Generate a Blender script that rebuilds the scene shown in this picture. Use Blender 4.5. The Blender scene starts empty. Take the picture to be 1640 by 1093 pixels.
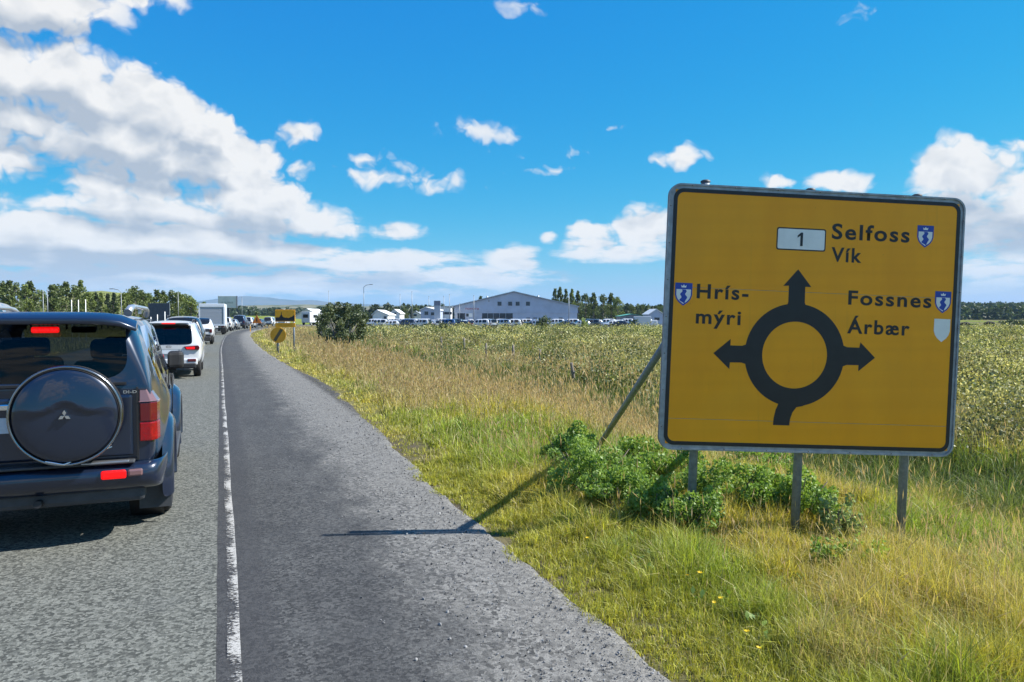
import bpy, bmesh, math, random
import numpy as np
from mathutils import Vector, Matrix

random.seed(7)
RNG = np.random.default_rng(7)
SC = bpy.context.scene
COL = SC.collection
R = math.radians

# ------------------------------------------------------------------ camera
# world: +Y runs along the road, +X to its right, origin under the camera on the edge line
F_PX, CXP, CYP, HORIZON, EYE = 1184.0, 820.0, 546.5, 507.0, 1.85
YAW = math.atan((820 - 353) / F_PX)
PITCH = math.atan((CYP - HORIZON) / F_PX)
cam_d = bpy.data.cameras.new('camera')
cam = bpy.data.objects.new('camera', cam_d)
COL.objects.link(cam)
cam.location = (0, 0, EYE)
cam.rotation_euler = (math.pi / 2 - PITCH, 0, -YAW)
cam_d.sensor_width = 36.0
cam_d.lens = 36.0 * F_PX / 1640.0
cam_d.clip_start = 0.05
cam_d.clip_end = 40000
SC.camera = cam
cY, sY = math.cos(YAW), math.sin(YAW)

# ------------------------------------------------------------------ sun, sky, exposure
SUN_EL = R(44.6)
SHADOW_ANG = R(17.0)
SUN_DIR = Vector((math.cos(SHADOW_ANG) * math.cos(SUN_EL), -math.sin(SHADOW_ANG) * math.cos(SUN_EL), math.sin(SUN_EL)))
SUN_AZ = math.atan2(SUN_DIR.x, SUN_DIR.y)
sun_d = bpy.data.lights.new('sun', 'SUN')
sun_d.energy = 4.8
sun_d.angle = R(0.53)
sun_d.color = (1.0, 0.955, 0.88)
sun = bpy.data.objects.new('sun', sun_d)
COL.objects.link(sun)
sun.location = (60, -20, 80)
sun.rotation_euler = SUN_DIR.to_track_quat('Z', 'Y').to_euler()

vs = SC.view_settings
SC.display_settings.display_device = 'sRGB'
vs.view_transform = 'Standard'
vs.look = 'None'
vs.gamma = 1.0
vs.exposure = 1.05
vs.use_curve_mapping = False
try:
    SC.cycles.max_bounces = 6
    SC.cycles.diffuse_bounces = 2
    SC.cycles.glossy_bounces = 3
    SC.cycles.transparent_max_bounces = 16
    SC.cycles.volume_bounces = 0
    SC.cycles.sample_clamp_indirect = 4.0
    SC.cycles.use_denoising = True
    SC.cycles.caustics_reflective = False
    SC.cycles.caustics_refractive = False
except Exception:
    pass


class NT:
    """small helper around a node tree"""
    def __init__(self, tree):
        self.t = tree

    def n(self, kind, **kw):
        nd = self.t.nodes.new(kind)
        for k, v in kw.items():
            setattr(nd, k, v)
        return nd

    def put(self, sock, v):
        if v is None:
            return
        if isinstance(v, bpy.types.NodeSocket):
            self.t.links.new(v, sock)
        else:
            if isinstance(v, (tuple, list)) and len(v) == 3 and sock.type == 'RGBA':
                v = (*v, 1.0)
            sock.default_value = v

    def m(self, op, a, b=None, c=None, clamp=False):
        nd = self.n('ShaderNodeMath', operation=op, use_clamp=clamp)
        for i, v in enumerate((a, b, c)):
            self.put(nd.inputs[i], v)
        return nd.outputs[0]

    def v(self, op, a, b=None, scale=None):
        nd = self.n('ShaderNodeVectorMath', operation=op)
        self.put(nd.inputs[0], a)
        if b is not None:
            self.put(nd.inputs[1], b)
        if scale is not None:
            self.put(nd.inputs['Scale'], scale)
        return nd.outputs['Value'] if op in ('DOT_PRODUCT', 'LENGTH', 'DISTANCE') else nd.outputs['Vector']

    def xyz(self, a):
        nd = self.n('ShaderNodeSeparateXYZ')
        self.put(nd.inputs[0], a)
        return nd.outputs

    def vec(self, x, y, z):
        nd = self.n('ShaderNodeCombineXYZ')
        for i, q in enumerate((x, y, z)):
            self.put(nd.inputs[i], q)
        return nd.outputs[0]

    def ramp(self, f, lo, hi, a=0.0, b=1.0, smooth=True):
        nd = self.n('ShaderNodeMapRange', interpolation_type='SMOOTHSTEP' if smooth else 'LINEAR')
        for i, q in enumerate((f, lo, hi, a, b)):
            self.put(nd.inputs[i], q)
        return nd.outputs[0]

    def mix(self, f, a, b, blend='MIX'):
        nd = self.n('ShaderNodeMix', data_type='RGBA', blend_type=blend)
        self.put(nd.inputs[0], f)
        self.put(nd.inputs[6], a)
        self.put(nd.inputs[7], b)
        return nd.outputs[2]

    def noise(self, vec, scale, detail=4.0, rough=0.55, lac=2.0, dist=0.0, color=False, dims='3D'):
        nd = self.n('ShaderNodeTexNoise')
        nd.noise_dimensions = dims
        if vec is not None:
            self.put(nd.inputs['Vector'], vec)
        self.put(nd.inputs['Scale'], scale)
        self.put(nd.inputs['Detail'], detail)
        self.put(nd.inputs['Roughness'], rough)
        self.put(nd.inputs['Lacunarity'], lac)
        self.put(nd.inputs['Distortion'], dist)
        return nd.outputs['Color' if color else 'Fac']


world = bpy.data.worlds.new('World')
SC.world = world
world.use_nodes = True
wt = NT(world.node_tree)
world.node_tree.nodes.clear()


def pix_dir(px, py):
    """azimuth from the viewing axis and elevation of a direction, both in radians"""
    u, w = (px - CXP) / F_PX, -(py - CYP) / F_PX
    f = (math.cos(PITCH) + w * math.sin(PITCH), u, -math.sin(PITCH) + w * math.cos(PITCH))
    return math.atan2(f[1], f[0]), math.atan2(f[2], math.hypot(f[0], f[1]))


# cumulus masses: (column, row, half width, half height, strength)
CLOUDS = [
    (15, -8, 150, 55, 1.3), (120, 15, 60, 36, 1.0), (205, -14, 85, 26, .75), (20, 125, 85, 78, 1.3), (95, 125, 85, 62, 1.3), (180, 155, 92, 72, 1.35), (262, 188, 92, 62, 1.35),
    (330, 218, 85, 54, 1.35), (395, 245, 62, 42, 1.25), (200, 228, 140, 58, 1.35), (300, 262, 130, 44, 1.3), (405, 288, 62, 42, 1.2), (15, 180, 85, 34, 1.1), (470, 218, 44, 22, .75),
    (485, 275, 27, 17, 1.05), (445, 278, 22, 14, .9), (15, 250, 60, 20, .62), (75, 290, 34, 13, .5),
    (150, 300, 62, 38, 1.25), (240, 325, 185, 44, 1.5), (95, 328, 65, 20, 1.0), (420, 335, 115, 54, 1.5), (335, 342, 125, 36, 1.2), (470, 352, 100, 34, 1.2), (545, 372, 45, 17, .9),
    (45, 375, 100, 38, 1.4), (165, 382, 140, 36, 1.45), (300, 388, 180, 34, 1.4), (120, 412, 240, 26, 1.05), (420, 405, 180, 24, 1.0),
    (640, 284, 165, 26, .72), (595, 262, 45, 22, .75), (765, 213, 95, 18, .50), (865, 244, 85, 15, .42), (890, 276, 52, 13, .40), (1080, 256, 56, 18, .80),
    (1245, 291, 44, 16, .85), (1345, 290, 48, 21, 1.05), (1525, 275, 70, 48, 1.35), (1585, 300, 90, 55, 1.4), (1650, 325, 90, 50, 1.3), (1560, 345, 120, 32, 1.1), (1580, 385, 160, 28, .8),
    (1610, 425, 140, 30, .65), (950, 384, 58, 38, 1.25), (1030, 368, 56, 46, 1.3), (985, 408, 110, 17, .95), (822, 416, 50, 25, 1.15),
    (640, 373, 55, 17, .8), (876, 379, 19, 11, .7), (610, 420, 170, 22, .95), (330, 452, 460, 34, .85), (740, 444, 190, 24, .85), (560, 445, 160, 20, .7),
    (835, 8, 28, 16, .30), (1390, 10, 36, 18, .28), (1632, 232, 30, 16, .7), (905, 203, 20, 8, .36),
    (975, 208, 28, 8, .36), (1405, 180, 18, 9, .32), (1510, 172, 18, 9, .32),
    # the same kind of sky goes on outside the picture
    (-300, 250, 260, 150, 1.2), (-380, 420, 320, 60, 1.0), (1900, 330, 180, 70, 1.1), (2150, 420, 300, 40, .8), (-250, -250, 200, 90, .9), (1500, -330, 200, 60, .6),
]


# clouds added over the unseen sky to warm the ambient light: (azimuth, elevation, half width, half height in degrees, strength)
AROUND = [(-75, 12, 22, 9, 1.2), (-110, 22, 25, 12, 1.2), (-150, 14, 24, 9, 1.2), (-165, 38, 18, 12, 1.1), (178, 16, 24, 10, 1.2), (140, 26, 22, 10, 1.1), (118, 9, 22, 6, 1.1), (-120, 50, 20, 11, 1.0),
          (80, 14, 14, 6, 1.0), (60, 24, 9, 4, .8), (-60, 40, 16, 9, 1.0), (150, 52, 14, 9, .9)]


def cloud_group(blobs, det):
    g = bpy.data.node_groups.new('cloud_density', 'ShaderNodeTree')
    g.interface.new_socket('P', in_out='INPUT', socket_type='NodeSocketVector')
    g.interface.new_socket('A', in_out='OUTPUT', socket_type='NodeSocketFloat')
    g.interface.new_socket('N', in_out='OUTPUT', socket_type='NodeSocketFloat')
    k = NT(g)
    gi, go = k.n('NodeGroupInput'), k.n('NodeGroupOutput')
    P = gi.outputs[0]
    el = k.xyz(P)[1]
    low = k.ramp(el, R(2.5), R(10.0), 1.0, 0.0)
    warp = k.v('SUBTRACT', k.noise(P, 13.0, 3, .6, color=True, dims='2D'), (.5, .5, .5))
    wamp = k.ramp(el, R(1), R(14), .010, .045)
    Pw = k.v('ADD', P, k.v('SCALE', warp, scale=wamp))
    acc = None
    for (px, py, rx, ry, st) in blobs:
        a0, e0 = pix_dir(px, py)
        if px < 450 and py < 320 and rx > 55:
            st += .38
        q = k.v('SUBTRACT', Pw, (a0, e0, 0))
        q = k.v('MULTIPLY', q, (F_PX / rx, F_PX / ry, 0))
        val = k.m('MULTIPLY_ADD', k.v('DOT_PRODUCT', q, q), -st, st)
        acc = val if acc is None else k.m('MAXIMUM', acc, val)
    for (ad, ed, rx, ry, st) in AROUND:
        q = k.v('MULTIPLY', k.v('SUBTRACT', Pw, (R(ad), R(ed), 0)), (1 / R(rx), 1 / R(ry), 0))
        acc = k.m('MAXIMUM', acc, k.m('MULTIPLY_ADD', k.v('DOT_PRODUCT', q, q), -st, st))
    acc = k.m('MAXIMUM', acc, -1.3)
    big = k.noise(k.v('MULTIPLY', P, (1.0, 1.2, 1)), 9.0, det, .58, dims='2D')
    vo = k.n('ShaderNodeTexVoronoi', feature='F1', voronoi_dimensions='2D')
    vo.inputs['Scale'].default_value = 17.0
    vo.inputs['Detail'].default_value = min(3.0, det - 2.0)
    vo.inputs['Roughness'].default_value = .55
    k.put(vo.inputs['Vector'], k.v('ADD', k.v('MULTIPLY', P, (1.0, 1.25, 1)), k.v('SCALE', warp, scale=.06)))
    puff = k.m('SUBTRACT', 1.0, vo.outputs['Distance'])
    big = k.m('ADD', k.m('MULTIPLY', big, .55), k.m('MULTIPLY_ADD', puff, .50, -.02))
    fine = k.noise(k.v('MULTIPLY', P, (1.0, 4.2, 1)), 15.0, det, .56, dims='2D')
    nz = k.m('ADD', k.m('MULTIPLY', big, k.m('SUBTRACT', 1.0, low)), k.m('MULTIPLY', fine, low))
    k.put(go.inputs[0], acc)
    k.put(go.inputs[1], nz)
    return g


cg = cloud_group(CLOUDS, 7)
cg2 = cloud_group([c for c in CLOUDS if c[2] > 70 and c[4] > .9], 4)
tc = wt.n('ShaderNodeTexCoord')
dx, dy, dz = wt.xyz(tc.outputs['Generated'])
azv = wt.m('ARCTAN2', wt.m('SUBTRACT', wt.m('MULTIPLY', dx, cY), wt.m('MULTIPLY', dy, sY)),
           wt.m('ADD', wt.m('MULTIPLY', dx, sY), wt.m('MULTIPLY', dy, cY)))
elv = wt.m('ARCSINE', wt.m('MINIMUM', wt.m('MAXIMUM', dz, -1.0), 1.0))
P0 = wt.vec(azv, elv, 0.0)


def dens(off):
    gnode = wt.n('ShaderNodeGroup', node_tree=cg2 if off else cg)
    wt.put(gnode.inputs[0], wt.v('ADD', P0, off) if off else P0)
    return gnode.outputs


A0, N0 = dens(None)
A1, N1 = dens((.012, .026, 0))
amp = wt.ramp(elv, R(2), R(9), 3.4, 2.6)
D0 = wt.m('MULTIPLY_ADD', wt.m('SUBTRACT', N0, .5), amp, A0)
alpha = wt.ramp(D0, -.22, .60)
alpha = wt.m('MULTIPLY', alpha, wt.ramp(A0, -.15, .75, .42, 1.0))
alpha = wt.m('MULTIPLY', alpha, wt.ramp(elv, R(.2), R(2.5), .30, .97))
rel = wt.m('ADD', wt.m('MULTIPLY', wt.m('SUBTRACT', N0, N1), 1.35), wt.m('MAXIMUM', wt.m('MINIMUM', wt.m('MULTIPLY', wt.m('SUBTRACT', A0, A1), 1.7), .42), -.62))
thick = wt.ramp(D0, .2, 1.9, .12, -.18)
lit = wt.m('ADD', wt.m('ADD', rel, thick), .50, clamp=True)
sky = wt.n('ShaderNodeTexSky', sky_type='NISHITA')
sky.sun_disc = False
sky.sun_elevation = SUN_EL
sky.sun_rotation = SUN_AZ
sky.altitude = 50
sky.air_density = 1.0
sky.dust_density = 0.4
sky.ozone_density = 3.0
hs = wt.n('ShaderNodeHueSaturation')
wt.put(hs.inputs['Hue'], 0.488)
wt.put(hs.inputs['Saturation'], 1.42)
wt.put(hs.inputs['Value'], 1.22)
wt.put(hs.inputs['Color'], sky.outputs[0])
c_dark, c_lit = (4.5, 5.05, 5.8), (9.2, 9.05, 8.8)
ccol = wt.mix(lit, c_dark, c_lit)
ccol = wt.mix(wt.ramp(elv, R(.5), R(6.0), .30, 0.0), ccol, (5.6, 7.3, 9.0))
sr = wt.n('ShaderNodeSeparateColor'); wt.put(sr.inputs[0], hs.outputs[0])
KX = .105
chan = [wt.m('MULTIPLY', wt.m('POWER', wt.m('MULTIPLY', q, KX), g_), a_ / KX) for q, g_, a_ in zip(sr.outputs[:3], (1.75, .66, .22), (.74, .725, .86))]
cc = wt.n('ShaderNodeCombineColor')
for i in range(3):
    wt.put(cc.inputs[i], chan[i])
final = wt.mix(alpha, cc.outputs[0], ccol)
bg = wt.n('ShaderNodeBackground')
wt.put(bg.inputs['Color'], final)
wt.put(bg.inputs['Strength'], 0.0508)
wo = wt.n('ShaderNodeOutputWorld')
wt.put(wo.inputs['Surface'], bg.outputs[0])
try:
    world.cycles.sampling_method = 'NONE'
except Exception:
    pass

# ------------------------------------------------------------------ helpers
def W(px, Z, z=0.0):
    """world point at depth Z (metres) along the viewing axis, in the direction of photo column px"""
    xc = (px - CXP) / F_PX * Z
    return Vector((Z * sY + xc * cY, Z * cY - xc * sY, z))


def hgt(py, Z):
    """height above the road seen at photo row py at depth Z"""
    return EYE - (py - HORIZON) / F_PX * Z


def vnoise(x, y, seed=0):
    x = np.asarray(x, float); y = np.asarray(y, float)
    xi, yi = np.floor(x).astype(np.int64), np.floor(y).astype(np.int64)
    fx, fy = x - xi, y - yi
    fx, fy = fx * fx * (3 - 2 * fx), fy * fy * (3 - 2 * fy)

    def h(a, b):
        n = (a * 374761393 + b * 668265263 + seed * 982451653) & 0x7fffffff
        n = ((n ^ (n >> 13)) * 1274126177) & 0x7fffffff
        return ((n ^ (n >> 16)) & 0xffff) / 65535.0
    return (h(xi, yi) * (1 - fx) + h(xi + 1, yi) * fx) * (1 - fy) + (h(xi, yi + 1) * (1 - fx) + h(xi + 1, yi + 1) * fx) * fy


def fbm(x, y, sc, seed=0, oct=3):
    s, a, t = 0, 1.0, 0
    for i in range(oct):
        s = s + a * vnoise(np.asarray(x) * sc, np.asarray(y) * sc, seed + i * 17)
        t += a; a *= .5; sc *= 2.1
    return s / t


MATS = {}


def mat(name, col, rough=.6, metal=0.0, var=.0, vscale=8.0, coat=0.0, emit=None, estr=0.0, spec=.5, bump=0.0, bscale=60.0, col2=None):
    if name in MATS:
        return MATS[name]
    m = bpy.data.materials.new(name)
    m.use_nodes = True
    k = NT(m.node_tree)
    p = m.node_tree.nodes['Principled BSDF']
    p.inputs['Roughness'].default_value = rough
    p.inputs['Metallic'].default_value = metal
    p.inputs['Coat Weight'].default_value = coat
    p.inputs['Coat Roughness'].default_value = .04
    p.inputs['Specular IOR Level'].default_value = spec
    if var > 0 or bump > 0:
        tcn = k.n('ShaderNodeTexCoord')
        nz = k.noise(tcn.outputs['Object'], vscale, 5, .6)
        c2 = col2 if col2 else tuple(c * (1 - var) for c in col)
        c1 = col if col2 else tuple(min(1, c * (1 + var)) for c in col)
        k.put(p.inputs['Base Color'], k.mix(k.ramp(nz, .3, .7), c1, c2))
        k.put(p.inputs['Roughness'], k.m('MULTIPLY_ADD', nz, .25, max(.02, rough - .12)))
        if bump > 0:
            b = k.n('ShaderNodeBump')
            b.inputs['Strength'].default_value = bump
            b.inputs['Distance'].default_value = .01
            k.put(b.inputs['Height'], k.noise(tcn.outputs['Object'], bscale, 4, .6))
            k.put(p.inputs['Normal'], b.outputs[0])
    else:
        p.inputs['Base Color'].default_value = (*col, 1)
    if emit:
        p.inputs['Emission Color'].default_value = (*emit, 1)
        p.inputs['Emission Strength'].default_value = estr
    MATS[name] = m
    return m


def glass(name, tint, rough=.02, refl=1.0):
    if name in MATS:
        return MATS[name]
    m = bpy.data.materials.new(name)
    m.use_nodes = True
    k = NT(m.node_tree)
    m.node_tree.nodes.clear()
    out = k.n('ShaderNodeOutputMaterial')
    tr = k.n('ShaderNodeBsdfTransparent'); tr.inputs[0].default_value = (*tint, 1)
    gl = k.n('ShaderNodeBsdfGlossy'); gl.inputs['Roughness'].default_value = rough
    gl.inputs['Color'].default_value = (.9, .95, 1, 1)
    fr = k.n('ShaderNodeFresnel'); fr.inputs[0].default_value = 1.5
    mx = k.n('ShaderNodeMixShader')
    k.put(mx.inputs[0], k.m('MULTIPLY', fr.outputs[0], refl))
    k.put(mx.inputs[1], tr.outputs[0]); k.put(mx.inputs[2], gl.outputs[0])
    k.put(out.inputs[0], mx.outputs[0])
    MATS[name] = m
    return m


class MB:
    """collects shapes into one mesh"""
    def __init__(self):
        self.v, self.f, self.mi, self.sm = [], [], [], []

    def add(self, vs_, fs, mi=0, smooth=False):
        o = len(self.v)
        self.v += [tuple(q) for q in vs_]
        for f in fs:
            self.f.append(tuple(i + o for i in f)); self.mi.append(mi); self.sm.append(smooth)
        return self

    def box(self, c, s, mi=0, rot=None, taper=1.0):
        x, y, z = (q / 2 for q in s)
        t = taper
        p = [(-x, -y, -z), (x, -y, -z), (x, y, -z), (-x, y, -z), (-x * t, -y * t, z), (x * t, -y * t, z), (x * t, y * t, z), (-x * t, y * t, z)]
        if rot is not None:
            p = [tuple(rot @ Vector(q)) for q in p]
        p = [(q[0] + c[0], q[1] + c[1], q[2] + c[2]) for q in p]
        return self.add(p, [(3, 2, 1, 0), (4, 5, 6, 7), (0, 1, 5, 4), (1, 2, 6, 5), (2, 3, 7, 6), (3, 0, 4, 7)], mi)

    def tube(self, pts, rad, n=10, mi=0, cap=True, smooth=True):
        pts = [Vector(p) for p in pts]
        rad = rad if isinstance(rad, (list, tuple)) else [rad] * len(pts)
        vs_, fs = [], []
        for i, p in enumerate(pts):
            t = (pts[min(i + 1, len(pts) - 1)] - pts[max(i - 1, 0)]).normalized()
            a = t.orthogonal().normalized() if abs(t.z) < .9 else Vector((1, 0, 0))
            a = (a - t * a.dot(t)).normalized()
            b = t.cross(a)
            for j in range(n):
                th = 2 * math.pi * j / n
                vs_.append(p + (a * math.cos(th) + b * math.sin(th)) * rad[i])
        for i in range(len(pts) - 1):
            for j in range(n):
                fs.append((i * n + j, i * n + (j + 1) % n, (i + 1) * n + (j + 1) % n, (i + 1) * n + j))
        self.add(vs_, fs, mi, smooth)
        if cap:
            o = len(self.v) - len(vs_)
            self.f.append(tuple(o + j for j in reversed(range(n)))); self.mi.append(mi); self.sm.append(False)
            self.f.append(tuple(o + (len(pts) - 1) * n + j for j in range(n))); self.mi.append(mi); self.sm.append(False)
        return self

    def lathe(self, prof, n=32, axis='y', c=(0, 0, 0), mi=0, smooth=True, closed=False):
        """prof: (radius, offset along the axis)"""
        vs_, fs = [], []
        for (r, h) in prof:
            for j in range(n):
                th = 2 * math.pi * j / n
                a, b = r * math.cos(th), r * math.sin(th)
                q = {'y': (a, h, b), 'x': (h, a, b), 'z': (a, b, h)}[axis]
                vs_.append((q[0] + c[0], q[1] + c[1], q[2] + c[2]))
        m = len(prof)
        for i in range(m if closed else m - 1):
            i2 = (i + 1) % m
            for j in range(n):
                fs.append((i * n + j, i * n + (j + 1) % n, i2 * n + (j + 1) % n, i2 * n + j))
        return self.add(vs_, fs, mi, smooth)

    def prism(self, poly, d0, d1, fn=None, mi=0):
        """2-D polygon extruded from d0 to d1; fn(u, v, d) places it"""
        fn = fn or (lambda u, v, d: (u, d, v))
        n = len(poly)
        vs_ = [fn(u, v, d0) for u, v in poly] + [fn(u, v, d1) for u, v in poly]
        fs = [tuple(reversed(range(n))), tuple(range(n, 2 * n))]
        fs += [(i, (i + 1) % n, n + (i + 1) % n, n + i) for i in range(n)]
        return self.add(vs_, fs, mi)

    def build(self, name, mats, parent=None, loc=None, rz=0.0):
        me = bpy.data.meshes.new(name)
        me.from_pydata(self.v, [], self.f)
        mats = mats if isinstance(mats, (list, tuple)) else [mats]
        for m in mats:
            me.materials.append(m)
        me.polygons.foreach_set('material_index', self.mi)
        me.polygons.foreach_set('use_smooth', self.sm)
        me.update()
        return link(name, me, parent, loc, rz)


def link(name, me, parent=None, loc=None, rz=0.0):
    o = bpy.data.objects.new(name, me)
    COL.objects.link(o)
    if parent is not None:
        o.parent = parent
    if loc is not None:
        o.location = loc
    if rz:
        o.rotation_euler.z = rz
    return o


def empty(name, loc=(0, 0, 0), rz=0.0):
    o = bpy.data.objects.new(name, None)
    COL.objects.link(o)
    o.empty_display_size = .2
    o.location = loc
    o.rotation_euler = (0, 0, rz)
    return o


def tag(o, label=None, cat=None, group=None, kind=None):
    if label: o['label'] = label
    if cat: o['category'] = cat
    if group: o['group'] = group
    if kind: o['kind'] = kind
    return o


def children_of(o, cache={}):
    return [c for c in o.children]


def copy_tree(o, parent=None):
    c = o.copy()
    COL.objects.link(c)
    c.parent = parent
    for ch in list(o.children):
        copy_tree(ch, c)
    return c


def bevel(o, w=.01, seg=2):
    md = o.modifiers.new('bevel', 'BEVEL')
    md.width = w; md.segments = seg; md.limit_method = 'ANGLE'
    return o


def text_mesh(s, bold=.0, spacing=1.0):
    cu = bpy.data.curves.new('lettering', 'FONT')
    cu.body = s
    cu.size = 1.0
    cu.offset = bold
    cu.space_character = spacing
    cu.resolution_u = 4
    tmp = bpy.data.objects.new('lettering', cu)
    me = bpy.data.meshes.new_from_object(tmp)
    bpy.data.objects.remove(tmp)
    n = len(me.vertices)
    a = np.empty(n * 3); me.vertices.foreach_get('co', a); a = a.reshape(-1, 3)
    return me, a


def put_text(name, s, x0, x1, y0, cap, fn, d, material, parent, bold=.02, spacing=1.08):
    """letters from x0 to x1 on the baseline y0 with capital height cap, on the surface fn(u, v, d)"""
    _, h = text_mesh('H', bold)
    caph = h[:, 1].max() - h[:, 1].min()
    me, a = text_mesh(s, bold, spacing)
    u = x0 + (a[:, 0] - a[:, 0].min()) / (a[:, 0].max() - a[:, 0].min()) * (x1 - x0)
    v = y0 + a[:, 1] * cap / caph
    co = np.array([fn(p, q, d) for p, q in zip(u, v)])
    me.vertices.foreach_set('co', co.ravel())
    me.materials.clear(); me.materials.append(material)
    me.update()
    return link(name, me, parent)


# ------------------------------------------------------------------ road line and terrain
PATH_S = np.array([-400, -60, 0, 20, 45, 60, 78, 95, 108, 121, 134, 147, 160, 175, 190, 230])
PATH_X = np.array([0.3, .15, .04, .04, 0.0, .17, .55, 1.5, 2.9, 5.0, 8.0, 12.0, 17.5, 26, 37, 70])


def path_x(s):
    return np.interp(np.asarray(s, float), _PS, _PX)


_ps = np.arange(-400, 231, 1.0)
_raw = np.interp(_ps, PATH_S, PATH_X)
_ker = np.hanning(19); _ker /= _ker.sum()
_PX = np.convolve(np.pad(_raw, 9, mode='edge'), _ker, 'valid')
_PS = _ps


def edge_off(s):
    """width of the paved and gravelled strip right of the edge line"""
    s = np.asarray(s, float)
    base = np.interp(s, [-30, 5, 7, 11, 16, 21, 31, 45, 230], [2.05, 2.05, 2.07, 2.25, 2.5, 2.65, 2.3, 2.15, 2.1])
    return base + .16 * (fbm(s, s * 0, .9, 5, 3) - .5) + .07 * (fbm(s, s * 0 + 9, 5.0, 8, 2) - .5)


HP_X = [-400, -30, -12, -9.5, -7.7, -7.5, 1.7, 2.0, 3.0, 4.2, 5.6, 7.3, 8.8, 10.6, 12.2, 14, 30, 400]
HP_Z = [-.6, -.6, -.6, -.35, -.06, -.09, -.09, -.035, -.06, -.11, -.20, -.52, -.98, -1.0, -.62, -.48, -.5, -.5]


def ground_z(x, y):
    x = np.asarray(x, float); y = np.asarray(y, float)
    lx = x - path_x(np.clip(y, -400, 230))
    z = np.interp(lx, HP_X, HP_Z)
    rough = np.interp(lx, [-12, -8, -7.5, 1.95, 2.2, 4, 12, 60], [1, .5, 0, 0, .08, .4, 1.2, 1.0])
    far = np.clip((120 - np.hypot(x, y)) / 80, .0, 1)
    z = z + rough * far * ((fbm(x, y, .35, 3, 3) - .5) * .30 + (fbm(x, y, 1.6, 4, 2) - .5) * .07)
    return z

# ------------------------------------------------------------------ the setting: ground, road, shoulder, paint
def grid_mesh(name, X, Y, Z, material, attrs=None, uv=None, smooth=True):
    """X, Y, Z are (rows, cols) arrays"""
    r, c = X.shape
    co = np.stack([X, Y, Z], -1).reshape(-1, 3).astype(np.float32)
    idx = np.arange(r * c).reshape(r, c)
    q = np.stack([idx[:-1, :-1], idx[:-1, 1:], idx[1:, 1:], idx[1:, :-1]], -1).reshape(-1, 4)
    me = bpy.data.meshes.new(name)
    me.vertices.add(len(co)); me.vertices.foreach_set('co', co.ravel())
    me.loops.add(q.size); me.loops.foreach_set('vertex_index', q.ravel().astype(np.int32))
    me.polygons.add(len(q)); me.polygons.foreach_set('loop_start', np.arange(0, q.size, 4, dtype=np.int32))
    me.update(calc_edges=True)
    me.polygons.foreach_set('use_smooth', np.full(len(q), smooth))
    me.materials.append(material)
    for nm, a in (attrs or {}).items():
        if a.ndim == 3:
            at = me.attributes.new(nm, 'FLOAT_COLOR', 'POINT')
            at.data.foreach_set('color', np.concatenate([a.reshape(-1, 3), np.ones((r * c, 1))], 1).ravel().astype(np.float32))
        else:
            at = me.attributes.new(nm, 'FLOAT', 'POINT')
            at.data.foreach_set('value', a.ravel().astype(np.float32))
    me.update()
    return me


def attr(k, name, kind='GEOMETRY', out='Color'):
    a = k.n('ShaderNodeAttribute', attribute_type=kind, attribute_name=name)
    return a.outputs[out]


def ground_material():
    m = bpy.data.materials.new('grassland')
    m.use_nodes = True
    k = NT(m.node_tree)
    p = m.node_tree.nodes['Principled BSDF']
    p.inputs['Roughness'].default_value = .95
    p.inputs['Specular IOR Level'].default_value = .1
    geo = k.n('ShaderNodeNewGeometry').outputs['Position']
    base = attr(k, 'cover')
    n1 = k.noise(geo, .35, 5, .6)
    n2 = k.noise(geo, 3.0, 5, .65)
    n3 = k.noise(geo, 22.0, 4, .6)
    c = k.mix(k.ramp(n1, .38, .64), base, k.mix(.6, base, (.24, .22, .07)))
    c = k.mix(k.ramp(n2, .45, .68, 0, .55), c, (.035, .045, .015))
    c = k.mix(k.ramp(n3, .5, .75, 0, .6), c, (.10, .075, .04))
    k.put(p.inputs['Base Color'], c)
    b = k.n('ShaderNodeBump'); b.inputs['Strength'].default_value = .7; b.inputs['Distance'].default_value = .06
    k.put(b.inputs['Height'], k.m('ADD', n2, k.m('MULTIPLY', n3, .4)))
    k.put(p.inputs['Normal'], b.outputs[0])
    return m


def cat_range(*segs):
    out = []
    for a, b, st in segs:
        out.append(np.arange(a, b, st))
    return np.concatenate(out)


gx = np.concatenate([[-11000, -6000, -3000, -1500, -800, -400, -220, -120, -70, -45, -32, -24, -18, -15],
                     cat_range((-13, -7.5, .5), (-7.5, 1.5, 1.5), (1.5, 16, .22), (16, 40, .7), (40, 100, 2.5), (100, 240, 8)),
                     [240, 300, 400, 600, 900, 1500, 3000, 6000, 11000]])
gy = np.concatenate([[-6000, -2500, -900, -400, -200, -90, -40, -20, -12], cat_range((-8, 1, .6), (1, 26, .22), (26, 60, .6), (60, 130, 1.6), (130, 260, 5)),
                     [260, 300, 360, 450, 600, 900, 1400, 2200, 3600, 6000, 9000, 11000]])
GX, GY = np.meshgrid(gx, gy)
GZ = ground_z(GX, GY)
LX = GX - path_x(np.clip(GY, -400, 230))
cov = np.empty(GX.shape + (3,))
cov[:] = (0.0945, 0.0910, 0.0350)
verge = (LX > 1.8) & (LX < 9) & (GY < 200)
cov[verge] = (0.1050, 0.0980, 0.0385)
ditch = (LX >= 8.6) & (LX < 12) & (GY < 200)
cov[ditch] = (0.0350, 0.0490, 0.0175)
cov[(LX > 1.5) & (LX < 2.7) & (GY < 200)] = (0.0840, 0.0700, 0.0490)
cov[np.hypot(GX, GY) > 1500] = (0.1120, 0.1330, 0.0490)
ground = link('ground', grid_mesh('ground', GX, GY, GZ, ground_material(), {'cover': cov}))
tag(ground, 'flat Icelandic grassland and roadside verge under the scrub', None, None, 'structure')
ground['label'] = 'flat grassland and sloping roadside verge under the scrub'


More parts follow.
